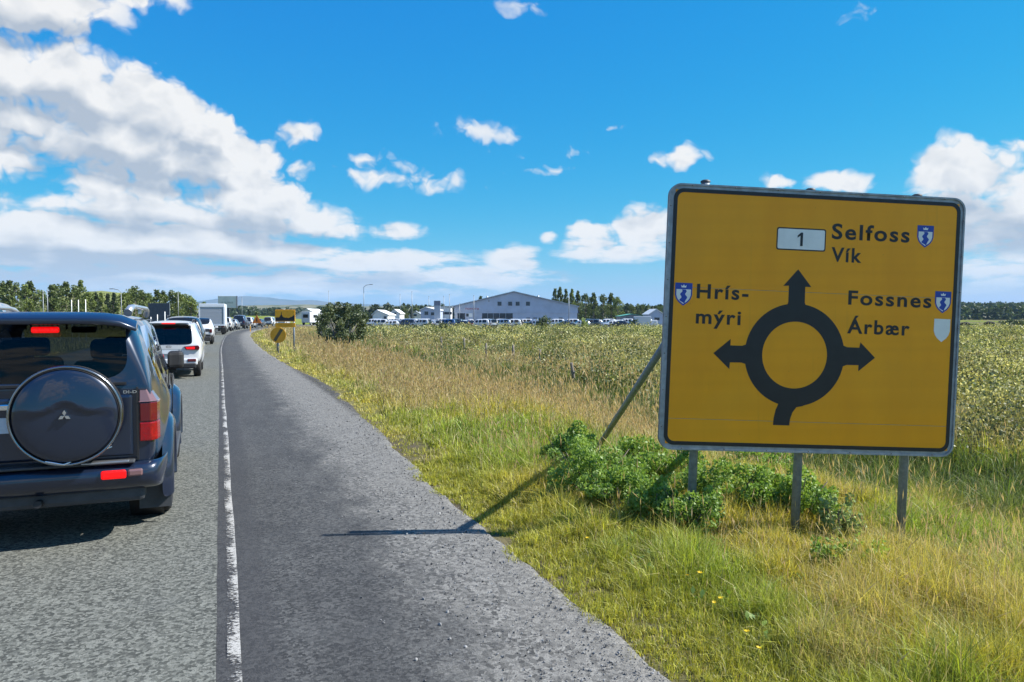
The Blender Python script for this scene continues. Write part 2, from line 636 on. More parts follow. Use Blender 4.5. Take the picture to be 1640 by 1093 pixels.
def asphalt(name, kind):
    m = bpy.data.materials.new(name)
    m.use_nodes = True
    k = NT(m.node_tree)
    p = m.node_tree.nodes['Principled BSDF']
    geo = k.n('ShaderNodeNewGeometry').outputs['Position']
    u = attr(k, 'lat', out='Fac')
    grain = k.noise(geo, 95.0, 3, .75)
    vor = k.n('ShaderNodeTexVoronoi'); vor.inputs['Scale'].default_value = 52.0
    k.put(vor.inputs['Vector'], geo)
    chip = k.xyz(vor.outputs['Color'])[0]
    patch = k.noise(geo, 1.3, 5, .6)
    streak = k.noise(k.v('MULTIPLY', geo, (3.0, .12, 1)), 1.0, 4, .6)
    if kind == 'lane':
        c = k.mix(k.ramp(chip, .1, .9, smooth=False), (.045, .048, .042), (.185, .190, .168))
        c = k.mix(k.ramp(grain, .5, .68, 0, .75), c, (0.0385, 0.0420, 0.0385))
        c = k.mix(k.ramp(patch, .55, .8, 0, .35), c, (0.0910, 0.0980, 0.0980))
        c = k.mix(k.ramp(streak, .5, .78, 0, .22), c, (0.1890, 0.1960, 0.1680))
        blot = k.noise(k.v('MULTIPLY', geo, (1.6, .5, 1)), 1.1, 3, .5)
        c = k.mix(k.ramp(blot, .66, .76, 0, .55), c, (0.0490, 0.0525, 0.0560))
        rough, bs = .88, .55
    else:
        dark = k.mix(k.ramp(chip, .1, .9, smooth=False), (.022, .023, .024), (.100, .101, .099))
        dark = k.mix(k.ramp(grain, .48, .7, 0, .65), dark, (0.0210, 0.0228, 0.0258))
        dark = k.mix(k.ramp(patch, .45, .75, 0, .35), dark, (0.0900, 0.0930, 0.0930))
        mott = k.noise(k.v('MULTIPLY', geo, (1.2, .5, 1)), 1.7, 6, .7)
        dark = k.mix(k.ramp(mott, .42, .62, 0, .45), dark, (.030, .031, .033))
        fresh = k.ramp(k.m('ADD', u, k.m('MULTIPLY', k.noise(geo, 2.2, 4, .6), .16)), .24, .40)
        dark = k.mix(k.m('MULTIPLY_ADD', fresh, .6, .4), k.mix(k.ramp(grain, .4, .75), (.030, .031, .034), (.056, .056, .060)), dark)
        vg = k.n('ShaderNodeTexVoronoi'); vg.inputs['Scale'].default_value = 38.0
        k.put(vg.inputs['Vector'], geo)
        gchip = k.xyz(vg.outputs['Color'])[1]
        grav = k.mix(k.ramp(gchip, .05, .95, smooth=False), (.048, .048, .046), (.255, .25, .232))
        grav = k.mix(k.ramp(vg.outputs['Distance'], .012, .0, 0, .0), grav, (0.0300, 0.0300, 0.0300))
        grav = k.mix(k.ramp(grain, .52, .66, 0, .75), grav, (0.0270, 0.0270, 0.0288))
        g = k.m('ADD', u, k.m('MULTIPLY', k.m('SUBTRACT', k.noise(k.v('MULTIPLY', geo, (1, .55, 1)), 2.4, 6, .68), .5), 1.5))
        c = k.mix(k.ramp(g, .85, 1.65), dark, grav)
        dust = k.m('ADD', u, k.m('MULTIPLY', k.m('SUBTRACT', k.noise(k.v('MULTIPLY', geo, (1.3, .5, 1)), 3.1, 6, .7), .5), 2.4))
        c = k.mix(k.ramp(dust, 1.15, 2.1, 0, .6), c, k.mix(k.ramp(grain, .35, .7), (.225, .219, .20), (.11, .107, .10)))
        c = k.mix(k.ramp(k.m('ADD', u, k.m('MULTIPLY', n_edge(k, geo), .4)), 2.22, 2.45, 0, .8), c, (0.0270, 0.0240, 0.0192))
        rough, bs = .86, .7
    p.inputs['Specular IOR Level'].default_value = .35
    k.put(p.inputs['Base Color'], c)
    k.put(p.inputs['Roughness'], k.m('MULTIPLY_ADD', grain, .2, rough - .12))
    b = k.n('ShaderNodeBump'); b.inputs['Strength'].default_value = bs; b.inputs['Distance'].default_value = .012
    k.put(b.inputs['Height'], k.m('ADD', k.m('MULTIPLY', chip, .6), grain))
    k.put(p.inputs['Normal'], b.outputs[0])
    return m


def n_edge(k, geo):
    return k.m('SUBTRACT', k.noise(geo, 5.0, 5, .65), .5)


def strip(name, lats, svals, z, material, edge=None, wob=None):
    """a sheet along the road: lats are offsets from the edge line"""
    S, L = np.meshgrid(svals, lats, indexing='ij')
    if edge is not None:
        L = L * edge(S)
    tang = np.gradient(path_x(svals), svals)
    nx = 1 / np.sqrt(1 + tang ** 2)
    X = path_x(S) + L * nx[:, None]
    Y = S - L * (tang * nx)[:, None]
    if wob is not None:
        X = X + wob(S, L)
    Z = z(L, S) if callable(z) else np.full_like(L, z)
    return grid_mesh(name, X, Y, Z, material, {'lat': L})


s_road = np.concatenate([np.arange(-60, 0, 4), np.arange(0, 60, .5), np.arange(60, 226, 2.0)])
road = link('road', strip('road', np.linspace(-7.55, -.085, 12), s_road, lambda L, S: .004 - np.where(L < -7.3, .1, 0), asphalt('chip_seal', 'lane'),
                          wob=lambda S, L: np.where(L > -.1, .012 * (fbm(S, S * 0, 2.0, 31, 3) - .5), 0)))
tag(road, 'pale grey chip sealed driving lanes', None, None, 'structure')
s_sh = np.concatenate([np.arange(-60, 0, 2), np.arange(0, 40, .12), np.arange(40, 226, 1.0)])
sh_l = np.array([0, .05, .1, .2, .35, .5, .65, .8, .9, .96, 1.0, 1.05])


def shoulder_lat(L):
    return L


S2, A2 = np.meshgrid(s_sh, sh_l, indexing='ij')
E2 = edge_off(S2)
L2 = -.13 + A2 * (E2 + .13)
t2 = np.gradient(path_x(s_sh), s_sh); n2_ = 1 / np.sqrt(1 + t2 ** 2)
Z2 = np.interp(A2, [0, .9, 1.0, 1.05], [0, -.002, -.014, -.12]) + np.interp(A2, [0, .6, .85, 1.05], [0, 0, .012, .0]) * (fbm(L2, S2, 3.2, 77, 3) - .5)
shoulder = link('road_shoulder', grid_mesh('road_shoulder', path_x(S2) + L2 * n2_[:, None], S2 - L2 * (t2 * n2_)[:, None], Z2, asphalt('shoulder_asphalt', 'shoulder'), {'lat': L2}))
tag(shoulder, 'dark asphalt shoulder breaking up into gravel at the grass', None, None, 'structure')


def paint_material():
    m = bpy.data.materials.new('worn_road_paint')
    m.use_nodes = True
    k = NT(m.node_tree)
    p = m.node_tree.nodes['Principled BSDF']
    out = m.node_tree.nodes['Material Output']
    geo = k.n('ShaderNodeNewGeometry').outputs['Position']
    u = attr(k, 'lat', out='Fac')
    n1 = k.noise(k.v('MULTIPLY', geo, (1.0, 1.6, 1)), 42.0, 5, .72)
    n2 = k.noise(geo, 1.9, 4, .6)
    n3 = k.noise(geo, 160.0, 2, .6)
    edge = k.m('MULTIPLY', k.m('SUBTRACT', .04, u), 2.6)
    w = k.m('ADD', k.m('ADD', n1, k.m('MULTIPLY', k.m('SUBTRACT', n2, .5), .95)), edge)
    cover_ = k.ramp(w, .49, .66, 1, 0)
    k.put(p.inputs['Base Color'], k.mix(k.ramp(n3, .3, .7), (.24, .237, .222), (.44, .432, .41)))
    p.inputs['Roughness'].default_value = .75
    tr = k.n('ShaderNodeBsdfTransparent')
    mx = k.n('ShaderNodeMixShader')
    k.put(mx.inputs[0], cover_); k.put(mx.inputs[1], tr.outputs[0]); k.put(mx.inputs[2], p.outputs[0])
    k.put(out.inputs[0], mx.outputs[0])
    return m


line = link('edge_line', strip('edge_line', np.linspace(-.03, .04, 7), s_road, .0085, paint_material(),
                               wob=lambda S, L: .035 * (fbm(S, S * 0, .35, 41, 3) - .5)))
tag(line, 'worn white edge line between lane and shoulder', None, None, 'structure')

# dealer's yard beyond the field
yard_mat = mat('yard_asphalt', (.16, .165, .17), .9, var=.25, vscale=.3)
yb = MB()
for (a, b_, z0, z1) in [(560, 1090, 141, 240)]:
    pts = [W(a, z0, -.44), W(b_, z0, -.44), W(b_ + 20, z1, -.44), W(a - 10, z1, -.44)]
    yb.add(pts + [p - Vector((0, 0, .4)) for p in pts], [(0, 1, 2, 3), (4, 5, 1, 0), (5, 6, 2, 1), (6, 7, 3, 2), (7, 4, 0, 3)])
tag(yb.build('yard_pavement', yard_mat), 'grey paved yard of the car dealer', None, None, 'structure')


# hills and the far mountain: height fields standing at their real distance
def ridge(name, prof, Z, depth, material, label, seed, nz_amp=.12, base=-1.0, n=140, m=18):
    px = np.linspace(prof[0][0], prof[-1][0], n)
    top = np.interp(px, [q[0] for q in prof], [hgt(q[1], Z) for q in prof])
    v = np.linspace(0, 1, m)
    PX, V = np.meshgrid(px, v)
    ZZ = Z + (V - .5) * depth
    bump = np.sin(math.pi * V) ** .8
    T = np.tile(top, (m, 1))
    T = T * (1 + nz_amp * (fbm(PX * .03, V * 6, 1.0, seed, 4) - .5) * 2)
    X = ZZ * sY + (PX - CXP) / F_PX * Z * cY
    Y = ZZ * cY - (PX - CXP) / F_PX * Z * sY
    H = base + (T - base) * bump
    o = link(name, grid_mesh(name, X, Y, H, material))
    tag(o, label, None, None, 'structure')
    return o


def hill_mat(name, cols, sc):
    m = bpy.data.materials.new(name)
    m.use_nodes = True
    k = NT(m.node_tree)
    p = m.node_tree.nodes['Principled BSDF']
    p.inputs['Roughness'].default_value = 1.0
    p.inputs['Specular IOR Level'].default_value = 0.0
    geo = k.n('ShaderNodeNewGeometry').outputs['Position']
    a = k.noise(k.v('MULTIPLY', geo, (1, 1, 3)), sc, 5, .6)
    b = k.noise(geo, sc * 3.3, 4, .6)
    c = k.mix(k.ramp(a, .42, .58), cols[0], cols[1])
    c = k.mix(k.ramp(b, .52, .62), c, cols[2])
    k.put(p.inputs['Base Color'], c)
    return m


ridge('mountain', [(-400, 500), (250, 496), (320, 484), (375, 476), (400, 474.5), (425, 475.5), (450, 479), (480, 481), (500, 480), (520, 483), (560, 486),
                   (640, 490), (720, 495), (800, 500)], 9300, 2200, hill_mat('mountain_rock', [(0.0720, 0.0864, 0.0720), (0.1008, 0.1008, 0.0864), (0.0504, 0.0648, 0.0576)], .0012),
      'long blue mountain on the horizon behind the traffic queue', 11, .06)
ridge('far_hill', [(300, 497), (380, 490), (440, 489), (500, 488), (540, 490), (600, 491), (680, 490), (760, 491), (860, 494), (940, 492), (1040, 491), (1130, 494), (1300, 497)],
      2600, 700, hill_mat('moor', [(0.1440, 0.1440, 0.0864), (0.1872, 0.1728, 0.1080), (0.0576, 0.0792, 0.0432)], .006), 'low pale moorland ridge behind the town', 13, .05)
ridge('wooded_hill', [(1380, 503), (1450, 498), (1530, 491), (1580, 490), (1640, 489), (1720, 488), (1850, 490), (2000, 497)],
      900, 260, hill_mat('wooded_slope', [(0.0324, 0.0540, 0.0252), (0.0504, 0.0720, 0.0324), (0.0216, 0.0360, 0.0216)], .02), 'dark wooded rise at the right edge behind the church', 17, .05)
ridge('green_slope', [(1470, 517), (1530, 513), (1560, 514.5), (1610, 519), (1660, 523), (1700, 526)],
      330, 120, hill_mat('pasture', [(0.1440, 0.1728, 0.0432), (0.1872, 0.1872, 0.0648), (0.1080, 0.1440, 0.0360)], .05), 'bright green pasture slope below the wooded rise', 19, .04, base=-1.0)
ridge('grassy_bank', [(330, 516), (375, 508), (395, 506), (430, 506), (470, 510), (520, 516)],
      190, 24, hill_mat('bank_grass', [(0.1440, 0.1872, 0.0432), (0.1872, 0.2016, 0.0648), (0.0936, 0.1368, 0.0288)], .2), 'light green grassy bank behind the queueing cars', 23, .05, base=-1.0)
ridge('moss_hill', [(60, 500), (110, 480), (150, 467), (170, 466), (195, 470), (240, 485), (290, 497)],
      420, 120, hill_mat('hill_grass', [(0.1584, 0.1800, 0.0648), (0.1872, 0.1800, 0.0864), (0.0864, 0.1224, 0.0432)], .02), 'green hill glimpsed between the roadside trees', 29, .05)

# air
hz = MB().box((0, 0, 158), (25500, 25500, 324))
hm = bpy.data.materials.new('haze')
hm.use_nodes = True
hm.node_tree.nodes.clear()
hk = NT(hm.node_tree)
pv = hk.n('ShaderNodeVolumePrincipled')
pv.inputs['Color'].default_value = (.42, .68, 1.0, 1)
pv.inputs['Density'].default_value = .00008
pv.inputs['Anisotropy'].default_value = .0
ho = hk.n('ShaderNodeOutputMaterial')
hk.put(ho.inputs['Volume'], pv.outputs[0])
HAZE = hz.build('haze', hm)
tag(HAZE, 'thin summer haze over the plain', None, None, 'stuff')

# ------------------------------------------------------------------ vehicles
M_RUBBER = mat('tyre_rubber', (.018, .018, .019), .85, var=.3, vscale=20)
M_ALLOY = mat('wheel_alloy', (.45, .46, .48), .35, .9)
M_TRIM = mat('black_trim', (.014, .014, .016), .55, var=.2, vscale=15)
M_GREYTRIM = mat('grey_plastic', (.045, .05, .058), .6, var=.15, vscale=12)
M_CHROME = mat('chrome', (.75, .77, .8), .12, 1.0)
M_SEAT = mat('seat_fabric', (.022, .022, .026), .9, var=.2, vscale=30)
M_PLATE = mat('number_plate', (.62, .68, .75), .45, var=.04, vscale=40)
M_LAMP_ON = mat('brake_lamp_lit', (.5, .004, .004), .35, var=.35, vscale=55, emit=(1.0, .0, .0), estr=.42, coat=.15)
M_LAMP_SOFT = mat('tail_lamp_lit', (.17, .004, .006), .25, var=.4, vscale=45, emit=(1.0, .0, .004), estr=.035, coat=.3)
M_LAMP = mat('tail_lamp_red', (.10, .006, .008), .18, coat=1.0)
M_LAMP_CLEAR = mat('lamp_clear', (.20, .11, .115), .15, .2, coat=1.0)
M_HEAD = mat('headlamp', (.75, .78, .8), .1, .5, coat=1.0)
G_DARK = glass('tinted_window', (.085, .095, .105), .015, 1.0)
G_DEEP = glass('privacy_glass', (.085, .10, .12), .015, .6)
G_CLEAR = glass('windscreen_glass', (.70, .76, .74), .015, .8)
G_FAR = mat('far_car_glass', (.012, .015, .02), .06, spec=.6)


def paint(name, col, metal=.35, rough=.34):
    return mat('paint_' + name, col, rough, metal, coat=1.0)


P_WHITE = paint('white', (.55, .57, .60), 0.0, .3)
P_SILVER = paint('silver', (.42, .45, .48), .6)
P_BLACK = paint('black', (.012, .013, .016), .2)
P_DARKBLUE = paint('dark_blue', (.015, .028, .07), .35)
P_RED = paint('red', (.30, .02, .02), .2)
P_GREY = paint('grey', (.10, .11, .12), .5)
P_BLUE = paint('blue', (.04, .09, .22), .3)
P_PAJ = paint('slate_blue', (.010, .018, .042), .30, .28)

# station: y from the tail, bottom, belt, top, half widths at sill / belt / roof
SHAPES = {
    'suv': dict(L=4.62, st=[
        (0.00, .52, 1.00, 1.03, .66, .74, .62), (.05, .44, 1.05, 1.10, .76, .81, .66), (.17, .42, 1.07, 1.58, .80, .84, .62), (.30, .42, 1.08, 1.70, .82, .855, .61),
        (.52, .62, 1.08, 1.73, .86, .87, .62), (.70, .76, 1.08, 1.74, .88, .875, .63), (.95, .80, 1.07, 1.75, .885, .88, .63), (1.20, .74, 1.06, 1.755, .88, .88, .635),
        (1.38, .34, 1.06, 1.76, .86, .88, .64), (1.48, .30, 1.05, 1.76, .855, .88, .64), (2.15, .29, 1.04, 1.76, .855, .88, .64), (2.25, .29, 1.04, 1.755, .855, .88, .64),
        (2.62, .29, 1.03, 1.70, .855, .88, .63), (2.95, .29, 1.03, 1.42, .855, .88, .65), (3.20, .30, 1.02, 1.12, .855, .875, .70), (3.32, .36, 1.0, 1.05, .86, .87, .74),
        (3.45, .70, .99, 1.04, .87, .865, .74), (3.72, .80, .97, 1.02, .88, .86, .73), (3.98, .72, .95, .99, .87, .85, .70), (4.15, .34, .93, .96, .84, .82, .66),
        (4.42, .32, .84, .88, .78, .74, .58), (4.58, .36, .70, .74, .66, .62, .5), (4.62, .44, .62, .65, .56, .52, .42)],
        rw=(0, 3), side=[(4, 8), (9, 10), (11, 13)], ws=(12, 14), axle=(.95, 3.72), wr=.36),
    'hatch': dict(L=4.1, st=[
        (0.00, .50, .90, .94, .60, .68, .55), (.05, .40, .95, 1.0, .72, .76, .58), (.25, .36, .98, 1.36, .76, .79, .52), (.42, .36, .98, 1.45, .78, .80, .53),
        (.52, .60, .98, 1.46, .80, .815, .54), (.70, .68, .98, 1.47, .82, .825, .55), (.85, .70, .97, 1.48, .825, .83, .555), (1.05, .66, .96, 1.485, .82, .83, .56),
        (1.25, .28, .95, 1.49, .80, .83, .56), (1.33, .24, .95, 1.49, .80, .83, .56), (1.95, .23, .93, 1.49, .80, .83, .56), (2.03, .23, .93, 1.485, .80, .83, .56),
        (2.35, .23, .92, 1.43, .80, .83, .55), (2.72, .23, .92, 1.18, .80, .83, .58), (2.98, .24, .91, .98, .80, .825, .66), (3.08, .34, .90, .95, .81, .82, .69),
        (3.18, .62, .89, .93, .82, .815, .69), (3.38, .70, .87, .90, .82, .81, .68), (3.6, .62, .84, .87, .81, .80, .66), (3.75, .28, .81, .84, .78, .76, .6),
        (3.95, .26, .72, .76, .70, .68, .52), (4.07, .30, .58, .62, .58, .56, .44), (4.1, .36, .50, .54, .5, .48, .38)],
        rw=(0, 3), side=[(4, 8), (9, 10), (11, 13)], ws=(12, 14), axle=(.86, 3.38), wr=.31),
    'sedan': dict(L=4.6, st=[
        (0.00, .50, .86, .90, .60, .68, .55), (.05, .38, .92, .97, .74, .77, .64), (.40, .34, .95, 1.0, .78, .80, .66), (.60, .40, .95, 1.03, .80, .81, .60),
        (.75, .64, .95, 1.14, .82, .82, .56), (.95, .68, .95, 1.30, .825, .83, .54), (1.15, .68, .95, 1.40, .825, .83, .54), (1.32, .60, .95, 1.43, .82, .83, .55),
        (1.48, .26, .94, 1.44, .80, .83, .555), (1.56, .24, .94, 1.445, .80, .83, .56), (2.2, .23, .93, 1.45, .80, .83, .56), (2.28, .23, .93, 1.45, .80, .83, .56),
        (2.6, .23, .92, 1.40, .80, .83, .55), (3.0, .23, .92, 1.15, .80, .83, .58), (3.28, .24, .91, .97, .80, .825, .66), (3.38, .36, .90, .94, .81, .82, .69),
        (3.5, .62, .89, .92, .82, .815, .69), (3.72, .69, .87, .89, .82, .81, .68), (3.95, .62, .84, .86, .81, .80, .66), (4.12, .28, .80, .83, .78, .76, .6),
        (4.4, .26, .70, .74, .70, .68, .52), (4.56, .30, .58, .62, .58, .56, .44), (4.6, .36, .50, .54, .5, .48, .38)],
        rw=(3, 6), side=[(5, 8), (9, 10), (11, 13)], ws=(12, 14), axle=(1.05, 3.72), wr=.31),
    'pickup': dict(L=5.2, st=[
        (0.00, .60, 1.02, 1.06, .72, .78, .66), (.04, .52, 1.05, 1.09, .80, .84, .72), (.30, .50, 1.06, 1.10, .83, .86, .74), (.62, .62, 1.06, 1.10, .86, .87, .74),
        (.80, .78, 1.06, 1.10, .88, .88, .74), (1.10, .84, 1.06, 1.10, .885, .885, .74), (1.42, .76, 1.06, 1.10, .88, .885, .74), (1.62, .40, 1.06, 1.11, .86, .885, .74),
        (1.78, .36, 1.06, 1.30, .86, .885, .66), (1.90, .36, 1.06, 1.66, .86, .885, .62), (2.55, .36, 1.05, 1.74, .86, .885, .64), (2.65, .36, 1.05, 1.74, .86, .885, .64),
        (3.05, .36, 1.04, 1.68, .86, .885, .63), (3.4, .36, 1.04, 1.40, .86, .885, .65), (3.65, .38, 1.03, 1.12, .86, .88, .72), (3.8, .44, 1.02, 1.07, .86, .88, .76),
        (3.95, .76, 1.01, 1.06, .87, .88, .76), (4.25, .84, 1.0, 1.05, .88, .87, .75), (4.55, .76, .98, 1.02, .87, .86, .74), (4.72, .42, .96, 1.0, .85, .83, .7),
        (5.0, .40, .88, .92, .8, .77, .62), (5.15, .44, .76, .80, .7, .66, .54), (5.2, .5, .66, .70, .6, .57, .46)],
        rw=(8, 10), side=[(9, 10), (11, 13)], ws=(12, 14), axle=(1.10, 4.25), wr=.39),
}


def half_profile(st):
    y, zb, zbelt, zt, ws, wb, wt_ = st
    cabin = zt - zbelt > .16
    p3z = max(zb + .14, zb + (zbelt - zb) * .55)
    wm = max(ws, wb) * 1.015
    if cabin:
        up = zt - zbelt
        return [(0, zb + .03), (ws * .78, zb + .02), (ws, zb + .06), (wm, p3z), (wb, zbelt), (wt_ + (wb - wt_) * .16, zt - min(.12, up * .25)), (wt_ * .93, zt - .02), (0, zt + .015)]
    return [(0, zb + .03), (ws * .78, zb + .02), (ws, zb + .06), (wm, p3z), (wb, zbelt - .01), (wb * .965, zt - .035), (wt_ * .93, zt - .006), (0, zt + .012)]


def car_cage(shape, sx=1.0, sz=1.0, sy=1.0):
    st = shape['st']
    n = len(st)
    prof = [half_profile(s) for s in st]
    ring = 14
    V = []
    for s, p in zip(st, prof):
        y = s[0] * sy
        full = [(p[i][0], p[i][1]) for i in range(8)] + [(-p[i][0], p[i][1]) for i in range(6, 0, -1)]
        V += [(q[0] * sx, y, q[1] * sz) for q in full]

    def vid(i, j):
        return i * ring + j % ring
    quads = {}
    for i in range(n - 1):
        for j in range(ring):
            quads[(i, j)] = (vid(i, j), vid(i, j + 1), vid(i + 1, j + 1), vid(i + 1, j))
    groups = {'windscreen': [], 'rear_window': [], 'side_window': []}
    used = set()

    def take(name, lo, hi, js):
        fs = []
        for i in range(lo, hi):
            for j in js:
                fs.append(quads[(i, j)]); used.add((i, j))
        groups[name].append(fs)
    a, b = shape['ws']; take('windscreen', a, b, (6, 7))
    a, b = shape['rw']; take('rear_window', a, b, (6, 7))
    for (a, b) in shape['side']:
        take('side_window', a, b, (4,)); take('side_window', a, b, (9,))
    body = [q for kk, q in quads.items() if kk not in used]
    for end, flip in ((0, False), (n - 1, True)):
        for j in range(0, 7):
            l0, l1 = (ring - j) % ring, (ring - j - 1) % ring
            f = [vid(end, j), vid(end, j + 1), vid(end, l1), vid(end, l0)]
            if j == 0: f = [vid(end, 0), vid(end, 1), vid(end, ring - 1)]
            elif j == 6: f = [vid(end, 6), vid(end, 7), vid(end, 8)]
            body.append(tuple(f if flip else reversed(f)))
    return V, body, groups


def sub_mesh(name, V, faces, mats, parent, off, levels=2, sub=True):
    ids = sorted({i for f in faces for i in f})
    mp = {q: i for i, q in enumerate(ids)}
    me = bpy.data.meshes.new(name)
    me.from_pydata([(V[i][0] + off[0], V[i][1] + off[1], V[i][2] + off[2]) for i in ids], [], [tuple(mp[i] for i in f) for f in faces])
    me.materials.append(mats)
    me.polygons.foreach_set('use_smooth', [True] * len(faces))
    me.update()
    o = link(name, me, parent)
    if sub:
        md = o.modifiers.new('subdivision', 'SUBSURF')
        md.levels = levels; md.render_levels = levels
    return o


WHEEL_CACHE = {}


def wheel(parent, loc, r, w, side, detail=True):
    key = (round(r, 3), round(w, 3), side, detail)
    if key not in WHEEL_CACHE:
        n = 32 if detail else 14
        t = MB().lathe([(r * .62, -w * .42), (r * .80, -w * .5), (r * .95, -w * .46), (r, -w * .34), (r, w * .34), (r * .95, w * .46), (r * .80, w * .5), (r * .62, w * .42)], n, 'x', mi=0)
        q = MB()
        s = side
        q.lathe([(r * .64, s * w * .40), (r * .60, s * w * .44), (r * .55, s * w * .30), (r * .16, s * w * .34), (.001, s * w * .34)], n, 'x')
        if detail:
            for i in range(6):
                a = i * math.pi / 3
                q.box((s * w * .37, math.cos(a) * r * .36, math.sin(a) * r * .36), (w * .12, r * .44, r * .15), rot=Matrix.Rotation(a, 3, 'X'))
        WHEEL_CACHE[key] = (t, q)
        to = t.build('tyre', M_RUBBER); qo = q.build('rim', M_ALLOY)
        WHEEL_CACHE[key] = (to.data, qo.data)
        bpy.data.objects.remove(to); bpy.data.objects.remove(qo)
    a, b = WHEEL_CACHE[key]
    we = link('wheel', a, parent, loc)
    link('rim', b, we)
    return we


def make_car(kind, pmat, sx=1.0, sy=1.0, sz=1.0, levels=2, detail=False, lamp=None, name='car', rails=False, trim=True):
    """origin on the ground below the middle of the rear bumper, +Y forward"""
    sh = SHAPES[kind]
    V, body, groups = car_cage(sh, sx, sz, sy)
    root = empty(name)
    off = (0, 0, 0)
    sub_mesh('body', V, body, pmat, root, off, levels)
    gm = G_DARK if detail else G_FAR
    for nm, lst in groups.items():
        for fs in lst:
            sub_mesh(nm, V, fs, gm, root, off, levels)
    wr = sh['wr'] * (1.0 if not detail else 1.0)
    hw = .80 * sx * (1.0 if kind != 'hatch' else .96)
    for ya in sh['axle']:
        for s in (-1, 1):
            wheel(root, (s * (hw - .10), ya * sy, wr), wr, .22, s, detail)
    st0 = sh['st'][1]
    lm = lamp or M_LAMP_SOFT
    zb = st0[2] * sz
    for s in (-1, 1):
        b = MB().box((s * .68 * sx, .035 * sy, zb - .15 * sz), (.17 * sx, .10, .24 * sz))
        o = b.build('tail_lamp', lm, root); bevel(o, .03, 2)
    L = sh['L'] * sy
    for s in (-1, 1):
        b = MB().box((s * .60 * sx, L - .20, .66 * sz), (.26 * sx, .22, .12 * sz))
        bevel(b.build('headlamp', M_HEAD, root), .03, 2)
    if trim:
        b = MB().box((0, .03, st0[1] * sz + .06), (1.36 * sx, .12, .20 * sz))
        bevel(b.build('rear_bumper', M_TRIM, root), .04, 2)
        b = MB().box((0, -.018, zb - .27 * sz), (.46, .03, .12)); b.build('number_plate', M_PLATE, root)
        for s in (-1, 1):
            ym = sh['st'][13][0] * sy - .15
            bevel(MB().box((s * (.88 * sx + .10), ym, zb + .05), (.20, .10, .15)).build('mirror', pmat if not detail else M_TRIM, root), .03, 2)
    if rails:
        z = sh['st'][6][3] * sz
        for s in (-1, 1):
            w = sh['st'][6][6] * sx * .93 + .02
            y0, y1 = sh['st'][3][0] * sy + .15, sh['st'][12][0] * sy - .15
            MB().tube([(s * w, y0, z - .03), (s * w, y0 + .12, z + .035), (s * w, y1 - .12, z + .035), (s * w, y1, z - .03)], .018, 8).build('roof_rail', M_GREYTRIM, root)
    return root


def lane_pose(s, off):
    t = float((path_x(s + .5) - path_x(s - .5)))
    nx = 1 / math.sqrt(1 + t * t)
    return Vector((float(path_x(s)) + off * nx, s - off * t * nx, .004)), -math.atan(t)


def park(o, loc, rz):
    o.location = loc
    o.rotation_euler = (0, 0, rz)


